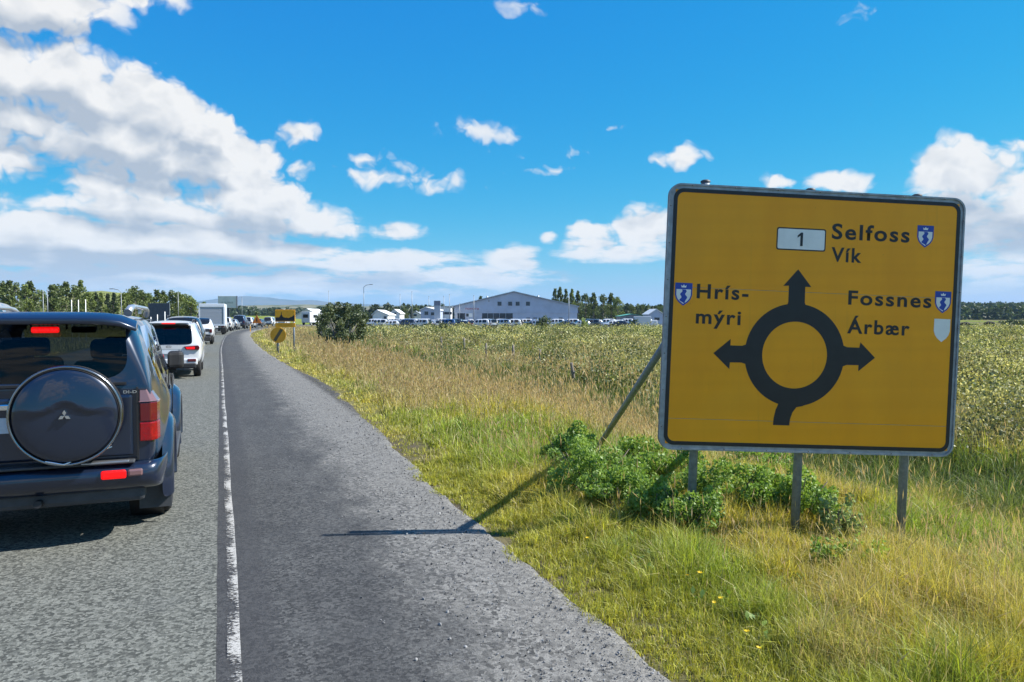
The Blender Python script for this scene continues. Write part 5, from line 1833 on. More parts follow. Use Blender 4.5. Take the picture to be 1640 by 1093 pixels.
def sample_ground(n, z0, z1, power, px0=330, px1=1800, seed=1):
    """points on the ground inside the part of the plain in view (with margin); areal density falls as depth**-power"""
    rg = np.random.default_rng(seed)
    e = 2 - power
    u = rg.uniform(size=n)
    Z = (z0 ** e + u * (z1 ** e - z0 ** e)) ** (1 / e) if abs(e) > 1e-6 else z0 * (z1 / z0) ** u
    px = rg.uniform(px0, px1, n)
    xc = (px - CXP) / F_PX * Z
    return Z * sY + xc * cY, Z * cY - xc * sY, Z, rg


def mixc(a, b, t):
    return np.asarray(a) * (1 - t)[:, None] + np.asarray(b) * t[:, None]


C_YG, C_G, C_DG = np.array((.43, .385, .055)), np.array((.235, .325, .028)), np.array((.065, .115, .022))
C_TAN, C_PINK, C_STRAW, C_OLIVE = np.array((.51, .43, .20)), np.array((.51, .385, .235)), np.array((.60, .53, .26)), np.array((.22, .225, .065))


def sstep(x, a, b):
    t = np.clip((x - a) / (b - a), 0, 1)
    return t * t * (3 - 2 * t)


def blend(c, d, t):
    return c * (1 - t)[:, None] + np.asarray(d) * t[:, None]


def big_mesh(name, V, F, C, material, label, cat):
    """one mesh of many blades or leaves: V (n,3), F (m,3 or 4), C colour per vertex"""
    me = bpy.data.meshes.new(name)
    F = np.ascontiguousarray(F, np.int32)
    me.vertices.add(len(V)); me.vertices.foreach_set('co', np.ascontiguousarray(V, np.float32).ravel())
    me.loops.add(F.size); me.loops.foreach_set('vertex_index', F.ravel())
    me.polygons.add(len(F)); me.polygons.foreach_set('loop_start', np.arange(0, F.size, F.shape[1], dtype=np.int32))
    at = me.attributes.new('col', 'FLOAT_COLOR', 'POINT')
    at.data.foreach_set('color', np.concatenate([np.clip(C, 0, .9), np.ones((len(C), 1))], 1).astype(np.float32).ravel())
    me.materials.append(material)
    me.update(calc_edges=True)
    me.polygons.foreach_set('use_smooth', np.ones(len(F), bool))
    o = link(name, me)
    tag(o, label, cat, None, 'stuff')
    return o


def blade_arrays(P, h, w, lean, col, rg, tipcol=None, tipmix=None):
    n = len(P)
    la = rg.uniform(0, 6.283, n); fa = rg.uniform(0, 6.283, n)
    ln = np.abs(rg.normal(0, 1, n)) * lean + .04
    d = np.stack([np.cos(la), np.sin(la), np.zeros(n)], 1)
    s = np.stack([np.cos(fa), np.sin(fa), np.zeros(n)], 1) * w[:, None]
    up = np.array([0, 0, 1.0])
    m = P + d * (h * ln * .28)[:, None] + up * (h * .56)[:, None]
    t = P + d * (h * ln)[:, None] + up * (h * (1 - .3 * np.minimum(ln, 1)))[:, None]
    V = np.stack([P - s, P + s, m + s * .8, m - s * .8, t], 1)
    F = np.array([[0, 1, 2], [0, 2, 3], [3, 2, 4]])[None] + (np.arange(n) * 5)[:, None, None]
    C = np.repeat(col[:, None], 5, 1)
    if tipcol is not None:
        C[:, 4] = C[:, 4] * (1 - tipmix)[:, None] + np.asarray(tipcol) * tipmix[:, None]
    return V.reshape(-1, 3), F.reshape(-1, 3), C.reshape(-1, 3), m, t


def heads(m, t, ln, w, col, rg):
    """seed heads at blade tips: two crossed diamonds each"""
    u = t - m; u /= np.linalg.norm(u, axis=1, keepdims=True)
    n = len(t)
    q = t + u * ln[:, None]; c = t + u * (ln * .4)[:, None]
    Vs, Fs, Cs = [], [], []
    for k_, e in enumerate((np.array([1.0, 0, 0]), np.array([0, 1.0, 0]))):
        e = e[None] * w[:, None]
        Vs.append(np.stack([t - u * .01, c + e, q, c - e], 1).reshape(-1, 3))
        b = (np.arange(n) * 4)[:, None, None] + k_ * 4 * n
        Fs.append((np.array([[0, 1, 2], [0, 2, 3]])[None] + b).reshape(-1, 3))
        Cs.append(np.repeat(col, 4, 0))
    return np.concatenate(Vs), np.concatenate(Fs), np.concatenate(Cs)


def join(parts):
    V, F, C, o = [], [], [], 0
    for v, f, c in parts:
        V.append(v); F.append(f + o); C.append(c); o += len(v)
    return np.concatenate(V), np.concatenate(F), np.concatenate(C)


def verge_colour(x, y, lx, rg):
    n = len(x)
    f1 = fbm(x, y, .45, 101, 3); f2 = fbm(x, y, 1.3, 102, 3); f3 = fbm(x, y, .22, 103, 2)
    c = mixc(C_G, C_YG, sstep(f1 + .25 * (f2 - .5), .40, .66))
    c = blend(c, C_YG, sstep(lx, 3.5, 2.3) * .65)
    dry = sstep(f3 + .3 * (f2 - .5), .42, .60) * sstep(y, 8.0, 13) * sstep(lx, 2.9, 3.8)
    dry = np.maximum(dry, .85 * sstep(y, 11, 24) * sstep(lx, 2.9, 4.2) * sstep(f2 + .4 * (f1 - .5), .36, .52))
    dry = np.clip(dry * .92 + .07 * sstep(lx, 3.0, 4.0), 0, 1)
    pick = (rg.uniform(size=n) < dry * .82).astype(float)
    c = blend(c, mixc(C_TAN, C_PINK, rg.uniform(size=n) * .5 + .5 * sstep(f2, .4, .62)) * rg.uniform(.75, 1.1, n)[:, None], pick * .9)
    c = blend(c, mixc(C_YG, C_STRAW, rg.uniform(size=n)), sstep(y, 9, 20) * sstep(lx, 4.2, 2.6) * .6)
    br = np.exp(-(((x - 6.4) / 1.4) ** 2 + ((y - 4.2) / .5) ** 2)) * .5
    c = blend(c, C_TAN * .9, br)
    near = sstep(y, 6.5, 4.5) * sstep(f2, .62, .76) * .35
    c = blend(c, C_TAN, near)
    dit = sstep(lx, 7.6, 9.0) * sstep(lx, 12.8, 11.2) * sstep(f2, .25, .5)
    c = blend(c, C_DG, np.maximum(dit, .8 * sstep(lx, 7.9, 8.8) * sstep(lx, 12.6, 11.6)))
    return c, np.maximum(dry, np.maximum(br, near))


def plant_grass(name, n_tuft, per, z0, z1, power, seed, label, wscale, tuft_r):
    x, y, Z, rg = sample_ground(n_tuft, z0, z1, power, seed=seed)
    lx = x - path_x(np.clip(y, -400, 230))
    eo = edge_off(np.clip(y, -60, 225))
    ragged = eo - .03 + .50 * (fbm(x, y, 2.3, 61, 3) - .5) + np.abs(rg.normal(0, .07, n_tuft))
    spot = np.exp(-(((x - 6.4) / 1.0) ** 2 + ((y - 4.4) / .33) ** 2))
    keep = (lx > ragged) & (lx < 13.0) & (y < 215) & (rg.uniform(size=n_tuft) > spot * .8)
    x, y, Z, lx, eo = (q[keep] for q in (x, y, Z, lx, eo))
    n = len(x)
    c, dry = verge_colour(x, y, lx, rg)
    f = fbm(x, y, 1.1, 60, 3)
    inner = sstep(lx - eo, .0, 1.3)
    cl = fbm(x, y, 3.2, 66, 2)
    hh = (.050 + .155 * inner) * (.45 + .7 * f + .55 * sstep(cl, .4, .7)) * rg.uniform(.65, 1.4, n)
    hh *= 1 + .9 * sstep(lx, 7.6, 9.0) * sstep(lx, 13, 11.5)
    hh *= 1 + .35 * dry * sstep(y, 8, 14)
    for (qx, qy) in ((4.76, 5.1), (5.69, 4.8), (3.86, 5.37)):
        hh *= 1 - .62 * np.exp(-(((x - qx) / .42) ** 2 + ((y - qy + .25) / .45) ** 2))
    c = c * (np.clip(rg.normal(1, .16, n), .6, 1.5) * (.78 + .4 * cl))[:, None]
    # blades
    nb = rg.poisson(per, n)
    i = np.repeat(np.arange(n), nb); m = len(i)
    a = rg.uniform(0, 6.283, m); r = np.sqrt(rg.uniform(size=m)) * tuft_r * (.7 + .6 * inner[i])
    bx, by = x[i] + np.cos(a) * r, y[i] + np.sin(a) * r
    P = np.stack([bx, by, ground_z(bx, by) - .01], 1)
    h = hh[i] * rg.uniform(.55, 1.35, m)
    w = np.clip(Z[i] * .00034, .0016, .03) * wscale * rg.uniform(.7, 1.35, m)
    cb = c[i] * np.clip(rg.normal(1, .30, m), .4, 1.9)[:, None]
    dt = (sstep(lx, 7.9, 8.8) * sstep(lx, 12.6, 11.6))[i]
    od = rg.uniform(size=m) < (.06 + .05 * sstep(y, 7, 11)[i] + .25 * dry[i]) * (1 - .85 * dt)
    cb[od] = C_STRAW * rg.uniform(.55, 1.05, od.sum())[:, None]
    gr = rg.uniform(size=m) < .12
    cb[gr] = (cb[gr] * .4 + C_G * .6) * rg.uniform(.6, 1.1, gr.sum())[:, None]
    V, F, C, mm, tt = blade_arrays(P, h, w, .55, cb, rg, C_STRAW, np.where(rg.uniform(size=m) < .3, .45, .05))
    parts = [(V, F, C)]
    # seeding stalks above the grass
    ns = np.where(rg.uniform(size=n) < (.035 + .05 * sstep(y, 7, 11) + .75 * dry * (.35 + .65 * sstep(y, 5.5, 9))) * sstep(lx - eo, .35, 1.1) * (1 - .8 * sstep(lx, 7.9, 8.8) * sstep(lx, 12.6, 11.6)), rg.poisson(1.6 + 1.6 * dry), 0)
    i = np.repeat(np.arange(n), ns); m = len(i)
    if m:
        bx, by = x[i] + rg.normal(0, tuft_r, m), y[i] + rg.normal(0, tuft_r, m)
        P = np.stack([bx, by, ground_z(bx, by) - .01], 1)
        h = (hh[i] * 1.25 + .10) * rg.uniform(.75, 1.35, m)
        w = np.clip(Z[i] * .00022, .001, .02) * wscale
        cs = mixc(C_TAN, C_PINK, rg.uniform(size=m)) * rg.uniform(.7, 1.2, m)[:, None]
        V, F, C, mm, tt = blade_arrays(P, h, w, .22, cs, rg)
        parts.append((V, F, C))
        parts.append(heads(mm, tt, h * rg.uniform(.14, .26, m), w * 2.6, cs * 1.05, rg))
    V, F, C = join(parts)
    return big_mesh(name, V, F, C, L_VERT, label, 'grass')


plant_grass('grass', 24000, 19, 3.0, 9.5, 1.0, 5, 'long summer grass on the near roadside verge', 1.45, .07)
plant_grass('verge_grass', 28000, 11, 9.2, 34, 1.3, 6, 'dry tan and green grass along the middle verge and ditch', 1.35, .12)
plant_grass('far_verge_grass', 30000, 7, 33, 130, 1.4, 7, 'tan grass along the verge where the road bends away', 1.2, .22)

# broad-leaved weeds among the near grass
x, y, Z, rg = sample_ground(2600, 3.2, 16, 1.2, seed=17)
lx = x - path_x(np.clip(y, -400, 230)); eo = edge_off(np.clip(y, -60, 225))
k_ = (lx > eo + .7) & (lx < 9) & (fbm(x, y, .9, 207, 3) > .47)
x, y = x[k_], y[k_]; n = len(x)
i = np.repeat(np.arange(n), 9); m = len(i)
a = rg.uniform(0, 6.283, m); L = rg.uniform(.03, .085, m); el_ = rg.uniform(.3, 1.2, m)
z0 = ground_z(x, y)[i] + rg.uniform(.0, .10, m)
B0 = np.stack([x[i] + rg.normal(0, .03, m), y[i] + rg.normal(0, .03, m), z0], 1)
d = np.stack([np.cos(a) * np.cos(el_), np.sin(a) * np.cos(el_), np.sin(el_)], 1) * L[:, None]
s_ = np.stack([-np.sin(a), np.cos(a), np.zeros(m)], 1) * (L * .22)[:, None]
V = np.stack([B0, B0 + d * .5 + s_, B0 + d - np.array([0, 0, 1.0]) * (L * .15)[:, None], B0 + d * .5 - s_], 1).reshape(-1, 3)
cw = mixc((.10, .21, .03), (.24, .34, .06), rg.uniform(size=m))
big_mesh('weeds', V, np.arange(4 * m).reshape(m, 4), np.repeat(cw, 4, 0), L_VERT, 'broad leaved weeds among the near verge grass', 'weeds')

# left-hand verge, glimpsed between the queue and the trees
rgl = np.random.default_rng(44)
nL = 26000
yl_ = rgl.uniform(30, 170, nL); xl_ = path_x(yl_) - 7.9 - rgl.exponential(6, nL)
cL = mixc(C_YG, C_TAN, rgl.uniform(size=nL)) * rgl.uniform(.6, 1.1, nL)[:, None]
V, F, C, _, _ = blade_arrays(np.stack([xl_, yl_, ground_z(xl_, yl_) - .01], 1), rgl.uniform(.2, .5, nL), rgl.uniform(.012, .03, nL), .4, cL, rgl)
big_mesh('left_verge_grass', V, F, C, L_VERT, 'rough grass on the far side of the road', 'grass')

# ---- willow scrub of the field
C_S1, C_S2, C_S3, C_S4 = np.array((.46, .445, .14)), np.array((.27, .295, .078)), np.array((.055, .085, .022)), np.array((.64, .62, .31))


def plant_scrub(name, n, per, z0, z1, power, seed, label, rad, hgt0, leaf):
    x, y, Z, rg = sample_ground(n, z0, z1, power, 300, 1800, seed)
    lx = x - path_x(np.clip(y, -400, 230))
    f1 = fbm(x, y, .30, 301, 3); f2 = fbm(x, y, .8, 302, 3); f3 = fbm(x, y, .07, 303, 2)
    keep = (lx > 10.6 + 1.6 * f2) & (Z < 141) & (rg.uniform(size=n) < .10 + 1.0 * sstep(f2 + .5 * (f3 - .5), .36, .6))
    x, y, Z, lx, f1, f2, f3 = (q[keep] for q in (x, y, Z, lx, f1, f2, f3))
    n = len(x)
    c = mixc(C_S1, C_S2, sstep(f1, .36, .66))
    c = blend(c, C_S3, sstep(f2 + .35 * (f1 - .5), .54, .70) * .9)
    c = blend(c, C_S2 * .8, sstep(fbm(x, y, .05, 309, 2), .45, .62) * .6)
    c = blend(c, C_TAN * .85, sstep(f3, .50, .66) * .5 * sstep(lx, 60, 18))
    p4 = rg.uniform(size=n) < .15
    c[p4] = C_S4 * .9
    c = blend(c, C_S3 * 1.25, sstep(lx, 16, 12) * .85)
    c = c * np.clip(rg.normal(1, .26, n), .4, 1.6)[:, None]
    dkc = rg.uniform(size=n) < .27
    c[dkc] = C_S3 * rg.uniform(.7, 1.3, dkc.sum())[:, None]
    fm_ = fbm(x, y, .20, 331, 3)
    mound = sstep(fm_ + .35 * (f2 - .5), .36, .64)
    sz = rg.uniform(.55, 1.35, n) * (.38 + 1.15 * mound)
    c = c * (.62 + .50 * mound)[:, None]
    c = blend(c, C_TAN * .62, (1 - mound) * .45 * sstep(f1, .35, .6))
    nb = rg.poisson(per, n)
    i = np.repeat(np.arange(n), nb); m = len(i)
    d = rg.normal(size=(m, 3)); d /= np.linalg.norm(d, axis=1, keepdims=True)
    d[:, 2] = np.abs(d[:, 2])
    rr = rg.uniform(.45, 1, m) ** .5 * (1 + .25 * np.sin(np.arctan2(d[:, 1], d[:, 0]) * 3 + i))
    bx, by = x[i] + d[:, 0] * rr * rad * sz[i], y[i] + d[:, 1] * rr * rad * sz[i]
    P = np.stack([bx, by, ground_z(bx, by) + .03 + d[:, 2] * rr * hgt0 * sz[i] * rg.uniform(.6, 1.15, m)], 1)
    size = leaf * np.clip(Z[i] / z0, .8, 3.0) ** .6
    V, F = leaf_quads(P, size, rg, .9, .6)
    cb = c[i] * np.clip(rg.normal(1, .14, m), .5, 1.5)[:, None]
    fl_ = rg.uniform(size=m) < .06
    cb[fl_] = C_S4 * rg.uniform(.7, 1.1, fl_.sum())[:, None]
    return big_mesh(name, V, F, np.repeat(cb, 4, 0), L_VERT, label, 'scrub')


plant_scrub('scrub', 2700, 165, 8, 46, .9, 71, 'pale yellow green willow scrub on the near field', .62, .62, .05)
plant_scrub('far_scrub', 8600, 46, 44, 141, .6, 72, 'pale yellow scrub stretching to the dealer yard', .95, .72, .115)
# grass between the scrub
x, y, Z, rg = sample_ground(60000, 8, 90, 1.3, 330, 1800, 91)
lx = x - path_x(np.clip(y, -400, 230)); k_ = lx > 11.5
x, y, Z = x[k_], y[k_], Z[k_]; n = len(x)
c = mixc(C_OLIVE, C_TAN, sstep(fbm(x, y, .3, 92, 3), .4, .65)) * rg.uniform(.6, 1.25, n)[:, None]
V, F, C, _, _ = blade_arrays(np.stack([x, y, ground_z(x, y) - .02], 1), rg.uniform(.18, .45, n), np.clip(Z * .0006, .004, .04), .45, c, rg)
big_mesh('field_grass', V, F, C, L_VERT, 'olive grass growing between the field scrub', 'grass')

# ---- gravel and small stones at the shoulder
def stone_proto(seed):
    rg = np.random.default_rng(seed)
    bm = bmesh.new(); bmesh.ops.create_icosphere(bm, subdivisions=1, radius=1.0)
    for v in bm.verts:
        v.co = v.co * float(rg.uniform(.7, 1.15)); v.co.z *= .6
    V = np.array([tuple(v.co) for v in bm.verts]); F = [tuple(q.index for q in f.verts) for f in bm.faces]
    bm.free()
    me = tri_soup('stone', V, F, np.full(len(V), .5), L_STONE)
    me.polygons.foreach_set('use_smooth', [False] * len(F))
    return bpy.data.objects.new('stone', me)


L_STONE = bpy.data.materials.new('stone')
L_STONE.use_nodes = True
_k = NT(L_STONE.node_tree)
_p = L_STONE.node_tree.nodes['Principled BSDF']
_p.inputs['Roughness'].default_value = .9
_k.put(_p.inputs['Base Color'], attr(_k, 'col', 'INSTANCER'))
rg = np.random.default_rng(5)
n = 16000
y = 2.2 + rg.uniform(0, 1, n) ** 1.9 * 36
eo = edge_off(y)
off = eo + .10 - np.abs(rg.normal(0, .5, n)) - rg.uniform(size=n) * .1
x = path_x(y) + off
sz = np.clip(rg.lognormal(-5.55, .5, n), .0016, .02)
z = np.where(off < eo - .05, .001, np.where(off < eo, -.012, ground_z(x, y))) + sz * .15
g_ = rg.uniform(.05, .30, n)
col = np.stack([g_, g_ * 1.0, g_ * 1.0], 1)
scatter('gravel', np.stack([x, y, z], 1), rg.uniform(0, 6.28, (n, 3)), sz, rg.integers(0, 4, n), col, [stone_proto(i) for i in range(4)], 'loose grey gravel along the edge of the shoulder', 'gravel')

# ---- yellow flowers
def flower_proto(seed):
    rg = np.random.default_rng(seed)
    V, F, B, T = [], [], [], []
    s = .0015
    V += [(-s, 0, 0), (s, 0, 0), (s, 0, .30), (-s, 0, .30)]; F.append((0, 1, 2, 3)); B += [.2] * 4; T += [0] * 4
    for i in range(7):
        a = i * 2 * math.pi / 7
        o = len(V); c_, s_ = math.cos(a), math.sin(a)
        V += [(0, 0, .30), (c_ * .012 - s_ * .007, s_ * .012 + c_ * .007, .305), (c_ * .024, s_ * .024, .31), (c_ * .012 + s_ * .007, s_ * .012 - c_ * .007, .305)]
        F.append((o, o + 1, o + 2, o + 3)); B += [1] * 4; T += [1] * 4
    return V, F, B, T


L_FL = leaf_material('flower', (.10, .16, .02), (.10, .16, .02), False, .3, tipcol=(.95, .62, .01))
fl = [(1100, 950), (1165, 995), (1210, 1060), (1125, 870), (945, 885), (1207, 1068), (1120, 955), (1150, 985)]
FP = []
for (px, py) in fl:
    Z = F_PX * (EYE + .05 - .12) / (py - HORIZON); g = W(px, Z); FP.append((g.x, g.y, float(ground_z(g.x, g.y))))
FP = np.array(FP); n = len(FP)
scatter('dandelions', FP, np.stack([rg.normal(0, .15, n), rg.normal(0, .15, n), rg.uniform(0, 6, n)], 1), rg.uniform(.55, .85, n), np.zeros(n), np.tile((.1, .16, .02), (n, 1)),
        [proto('f', *flower_proto(1), L_FL)], 'scattered small yellow dandelions in the verge grass', 'flowers')


# ---- bushes and trees
M_BARK = mat('bark', (.13, .11, .09), .9, var=.3, vscale=6)
M_STEM = mat('grey_stem', (.24, .23, .21), .9, var=.3, vscale=6)


def bush_crown(seed, n, rx, ry, h, size, mat_, base=.05, k=30, rr=(.13, .27), name='foliage'):
    rg = np.random.default_rng(seed)
    a = rg.uniform(0, 6.28, k); r = np.sqrt(rg.uniform(size=k)) * .82
    zz = rg.uniform(.18, .9, k) * (1 - .38 * r)
    cen = np.stack([np.cos(a) * r * rx, np.sin(a) * r * ry, base + zz * h], 1)
    rad = rg.uniform(rr[0], rr[1], k)
    w = rg.choice(k, n, p=(rad ** 1.6) / (rad ** 1.6).sum())
    d = rg.normal(size=(n, 3)); d /= np.linalg.norm(d, axis=1, keepdims=True)
    P = cen[w] + d * (rg.uniform(.35, 1, n) ** .5 * rad[w])[:, None] * np.array([rx, ry, h * .8])
    P[:, 2] = np.maximum(P[:, 2], base + rg.uniform(0, .2, n) * h)
    V, F = leaf_quads(P, size, rg, .6, .62)
    b = np.repeat(np.clip(rg.uniform(0, 1, n) * .55 + .45 * rg.uniform(0, 1, k)[w], 0, 1), 4)
    return tri_soup(name, V, F, b, mat_)


L_BUSH = leaf_material('shrub_leaf', (.085, .185, .026), (.30, .44, .085), trans=.42)
L_BUSH2 = leaf_material('pale_shrub_leaf', (.16, .24, .07), (.40, .48, .18), trans=.35)
L_DARK = leaf_material('dark_willow_leaf', (.040, .068, .026), (.15, .185, .078), trans=.28)


def shrub(px, Z, wpx, ytop, label, lm, seed, n=2600, size=.055, name='leafy_shrub', group=None, depth=.9, stems=9, sm=None, ck=None):
    g = W(px, Z); gz = float(ground_z(g.x, g.y))
    o = empty(name, (g.x, g.y, gz), -YAW)
    h = hgt(ytop, Z) - gz; rx = wpx * Z / F_PX / 2
    me = bush_crown(seed, n, rx, rx * depth, h * (.82 if Z < 20 else 1.0), size, lm, **(ck or {}))
    link('foliage', me, o)
    rg = np.random.default_rng(seed + 1)
    for i in range(stems):
        a = rg.uniform(0, 6.28); e = Vector((math.cos(a) * rx * .6, math.sin(a) * rx * .6, h * rg.uniform(.4, .68)))
        MB().tube([(e.x * .15, e.y * .15, -.05), (e.x * .5, e.y * .5, e.z * .55), tuple(e)], [max(.006, h * .012), h * .009, h * .004], 5).build('stem', sm or M_BARK, o)
    tag(o, label, 'shrub', group)
    return o


BG = 'green shrubs around the direction sign'
shrub(950, 7.5, 200, 668, 'bright green shrub under the sign stay, at the grass edge', L_BUSH, 401, 8600, .035, group=BG, stems=14)
shrub(912, 9.0, 120, 662, 'rounded green shrub where the upper sign stay reaches the ground', L_BUSH, 402, 4800, .042, group=BG)
shrub(1040, 8.4, 200, 676, 'broad green shrub crossed by the lower sign stay', L_BUSH, 403, 7200, .040, group=BG)
shrub(1000, 6.9, 170, 735, 'low green shrub in front of the sign stays', L_BUSH, 404, 5600, .033, group=BG)
shrub(1160, 7.3, 200, 712, 'green shrub behind the left sign post', L_BUSH, 405, 7200, .036, group=BG)
shrub(1280, 7.1, 150, 712, 'dense green shrub behind the middle sign post', L_BUSH, 406, 5600, .036, group=BG)
shrub(1350, 6.5, 80, 765, 'small pale leaved sprout right of the middle sign post', L_BUSH2, 407, 900, .042, group=BG, stems=6)
shrub(1105, 6.4, 130, 745, 'low green shrub hiding the foot of the left sign post', L_BUSH, 413, 3600, .032, group=BG, stems=6)
shrub(1050, 6.6, 130, 745, 'small green shrub left of the left sign post', L_BUSH, 414, 2600, .032, group=BG, stems=6)
shrub(1205, 10.5, 150, 700, 'taller green shrub hidden behind the sign panel', L_BUSH, 408, 1600, .05, group=BG)
shrub(1330, 5.55, 60, 838, 'tiny leafy weed at the foot of the middle post', L_BUSH, 409, 420, .035, group=BG, stems=4)
shrub(1395, 5.5, 90, 850, 'low green weed between the middle and right posts', L_BUSH, 410, 520, .035, group=BG, stems=4)
shrub(1590, 14.5, 130, 690, 'dark green bush right of the sign at the field edge', L_DARK, 411, 2200, .07, stems=8)
shrub(1480, 15, 150, 700, 'dark bush behind the lower right corner of the sign', L_DARK, 412, 2200, .07, stems=8)

db = shrub(548, 56, 92, 484, 'large dark willow bush beside the yellow town sign', L_DARK, 420, 6500, .17, 'willow_bush', stems=46, sm=M_STEM, ck=dict(base=.55, k=55, rr=(.09, .19)))
shrub(522, 60, 45, 492, 'smaller dark willow bush at the left of the large one', L_DARK, 421, 2000, .17, 'willow_bush', stems=14, sm=M_STEM, ck=dict(base=.35, k=30, rr=(.10, .22)))
shrub(870, 139, 28, 505, 'rounded olive bush in front of the dealer hall', L_DARK, 422, 900, .35, 'yard_bush', stems=5)
shrub(710, 120, 14, 515, 'small bush at the field edge below the pylon', L_DARK, 423, 500, .25, 'yard_bush', stems=4)
shrub(690, 141, 22, 517, 'low dark bush among the white cars', L_DARK, 424, 500, .3, 'yard_bush', stems=4)
shrub(936, 140, 16, 505, 'pale young bush right of the dealer hall', L_BUSH2, 425, 500, .3, 'yard_bush', stems=4)
shrub(1020, 150, 30, 508, 'grey green bush before the green roofed building', L_DARK, 426, 700, .35, 'yard_bush', stems=4)
shrub(1558, 205, 16, 519, 'small pale tree on the pasture beside the sign', L_BUSH2, 427, 500, .4, 'pasture_bush', stems=4)
shrub(1622, 190, 44, 512, 'dark green bush at the right edge of the pasture', L_DARK, 428, 1200, .45, 'pasture_bush', stems=5)


def crown_mesh(seed, h, rx, n, size, lm, kind):
    rg = np.random.default_rng(seed)
    k = 26
    t = rg.uniform(.12, 1.0, k) ** .8
    if kind == 'spire':
        prof = lambda q: (1 - q) ** .7 * .95 + .06
    elif kind == 'poplar':
        prof = lambda q: np.sin(math.pi * np.clip(q * .86 + .14, 0, 1)) ** .6 * .75 + .05
    else:
        prof = lambda q: np.sin(math.pi * np.clip(q * .8 + .12, 0, 1)) ** .5
    a = rg.uniform(0, 6.28, k); r = np.sqrt(rg.uniform(.05, 1, k)) * prof(t) * rx * .8
    cen = np.stack([np.cos(a) * r, np.sin(a) * r, h * (.10 + .86 * t)], 1)
    rad = rg.uniform(.25, .5, k) * rx * (1.1 - .55 * t)
    w = rg.integers(0, k, n)
    d = rg.normal(size=(n, 3)); d /= np.linalg.norm(d, axis=1, keepdims=True)
    P = cen[w] + d * (rg.uniform(.2, 1, n) ** .5 * rad[w])[:, None] * np.array([1, 1, 1.35])
    ns = n // 10
    P[:ns] = np.stack([rg.normal(0, rx * .12, ns), rg.normal(0, rx * .12, ns), h * rg.uniform(.75, 1.04, ns)], 1)
    P[:, 2] = np.clip(P[:, 2], h * .06, h * 1.06)
    V, F = leaf_quads(P, size, rg, .3, .7)
    b = np.repeat(np.clip(rg.uniform(0, 1, n) * .5 + .5 * rg.uniform(0, 1, k)[w], 0, 1), 4)
    return tri_soup('crown', V, F, b, lm)


L_T1 = leaf_material('tree_leaf', (.038, .070, .018), (.15, .19, .050), trans=.3)
L_T2 = leaf_material('light_tree_leaf', (.08, .125, .025), (.22, .27, .065), trans=.35)
L_T3 = leaf_material('conifer_needle', (.018, .036, .016), (.055, .085, .030), trans=.15)
TREES = []


def tree_proto(kind, lm, seed):
    h, rx = 8.0, {'spire': 1.5, 'poplar': 1.7, 'round': 2.4}[kind]
    cm_ = crown_mesh(seed, h, rx, 1700, .34 if kind != 'spire' else .30, lm, kind)
    rg = np.random.default_rng(seed)
    tb = MB().tube([(0, 0, -.3), (.05, .02, h * .35), (0, .05, h * .92)], [.16, .12, .03], 8)
    for i in range(7):
        z = h * rg.uniform(.2, .75); a = rg.uniform(0, 6.28); l = rx * rg.uniform(.4, .8)
        tb.tube([(0, 0, z), (math.cos(a) * l * .5, math.sin(a) * l * .5, z + l * .35), (math.cos(a) * l, math.sin(a) * l, z + l * .8)], [.06, .04, .015], 5)
    to = tb.build('trunk', M_BARK)
    tm = to.data; bpy.data.objects.remove(to)
    return cm_, tm


TP = {'a': tree_proto('poplar', L_T1, 501), 'b': tree_proto('round', L_T1, 502), 'c': tree_proto('spire', L_T3, 503), 'd': tree_proto('round', L_T2, 504), 'e': tree_proto('poplar', L_T2, 505), 'f': tree_proto('poplar', L_T1, 506)}
TN = {'a': 'dark green poplar', 'b': 'dark green broad tree', 'c': 'dark pointed conifer', 'd': 'light green rounded tree', 'e': 'light green poplar', 'f': 'slim dark poplar'}


def tree(px, Z, ytop, key, label, group, wide=1.0, gz=-.55):
    g = W(px, Z)
    h = (hgt(ytop, Z) - gz)
    o = empty('roadside_tree' if 'left' in group else 'background_tree', (g.x, g.y, gz), random.uniform(0, 6.28))
    s = h / 8.2
    o.scale = (s * wide, s * wide, s)
    link('trunk', TP[key][1], o); link('crown', TP[key][0], o)
    tag(o, label, 'tree', group)


LT = [(-55, 452, 'a', 1.2), (-38, 458, 'd', 1.2), (-20, 455, 'b', 1.0), (-4, 457, 'b', 1.0), (6, 452, 'a', 1.1), (17, 450.5, 'f', 1.1), (29, 454, 'b', .9), (41, 457, 'e', 1.2), (50, 452, 'a', 1.2), (63, 465, 'd', 1.0), (84, 457, 'f', 1.2), (93, 456.5, 'b', 1.0), (107, 453, 'a', 1.2), (119, 458, 'b', 1.0),
      (131, 450.5, 'e', .9), (140, 468, 'd', 1.0), (154, 468.5, 'c', 1.1), (163, 470, 'e', 1.0), (173, 471, 'c', 1.2), (183, 470, 'c', 1.2), (198, 469, 'd', 1.0), (207, 468, 'a', 1.1), (218, 459.5, 'b', 1.1), (228, 466, 'a', 1.2), (240, 470, 'd', 1.0),
      (252, 465, 'f', 1.2), (262, 467, 'a', 1.2), (275, 466, 'b', 1.1), (287, 469, 'd', 1.1), (297, 472, 'd', 1.2), (306, 478, 'd', 1.1), (328, 484, 'd', .9)]
for i, (px, yt, ky, wd) in enumerate(LT):
    Z = 128 + (i % 5) * 7
    pos = ordn[i] if i < 20 else ['twenty-first', 'twenty-second', 'twenty-third', 'twenty-fourth', 'twenty-fifth', 'twenty-sixth', 'twenty-seventh', 'twenty-eighth', 'twenty-ninth', 'thirtieth', 'thirty-first', 'thirty-second', 'thirty-third'][i - 20]
    tree(px, Z, yt, ky, '%s, %s from the left in the roadside tree row' % (TN[ky], pos), 'trees along the left of the road', wd)
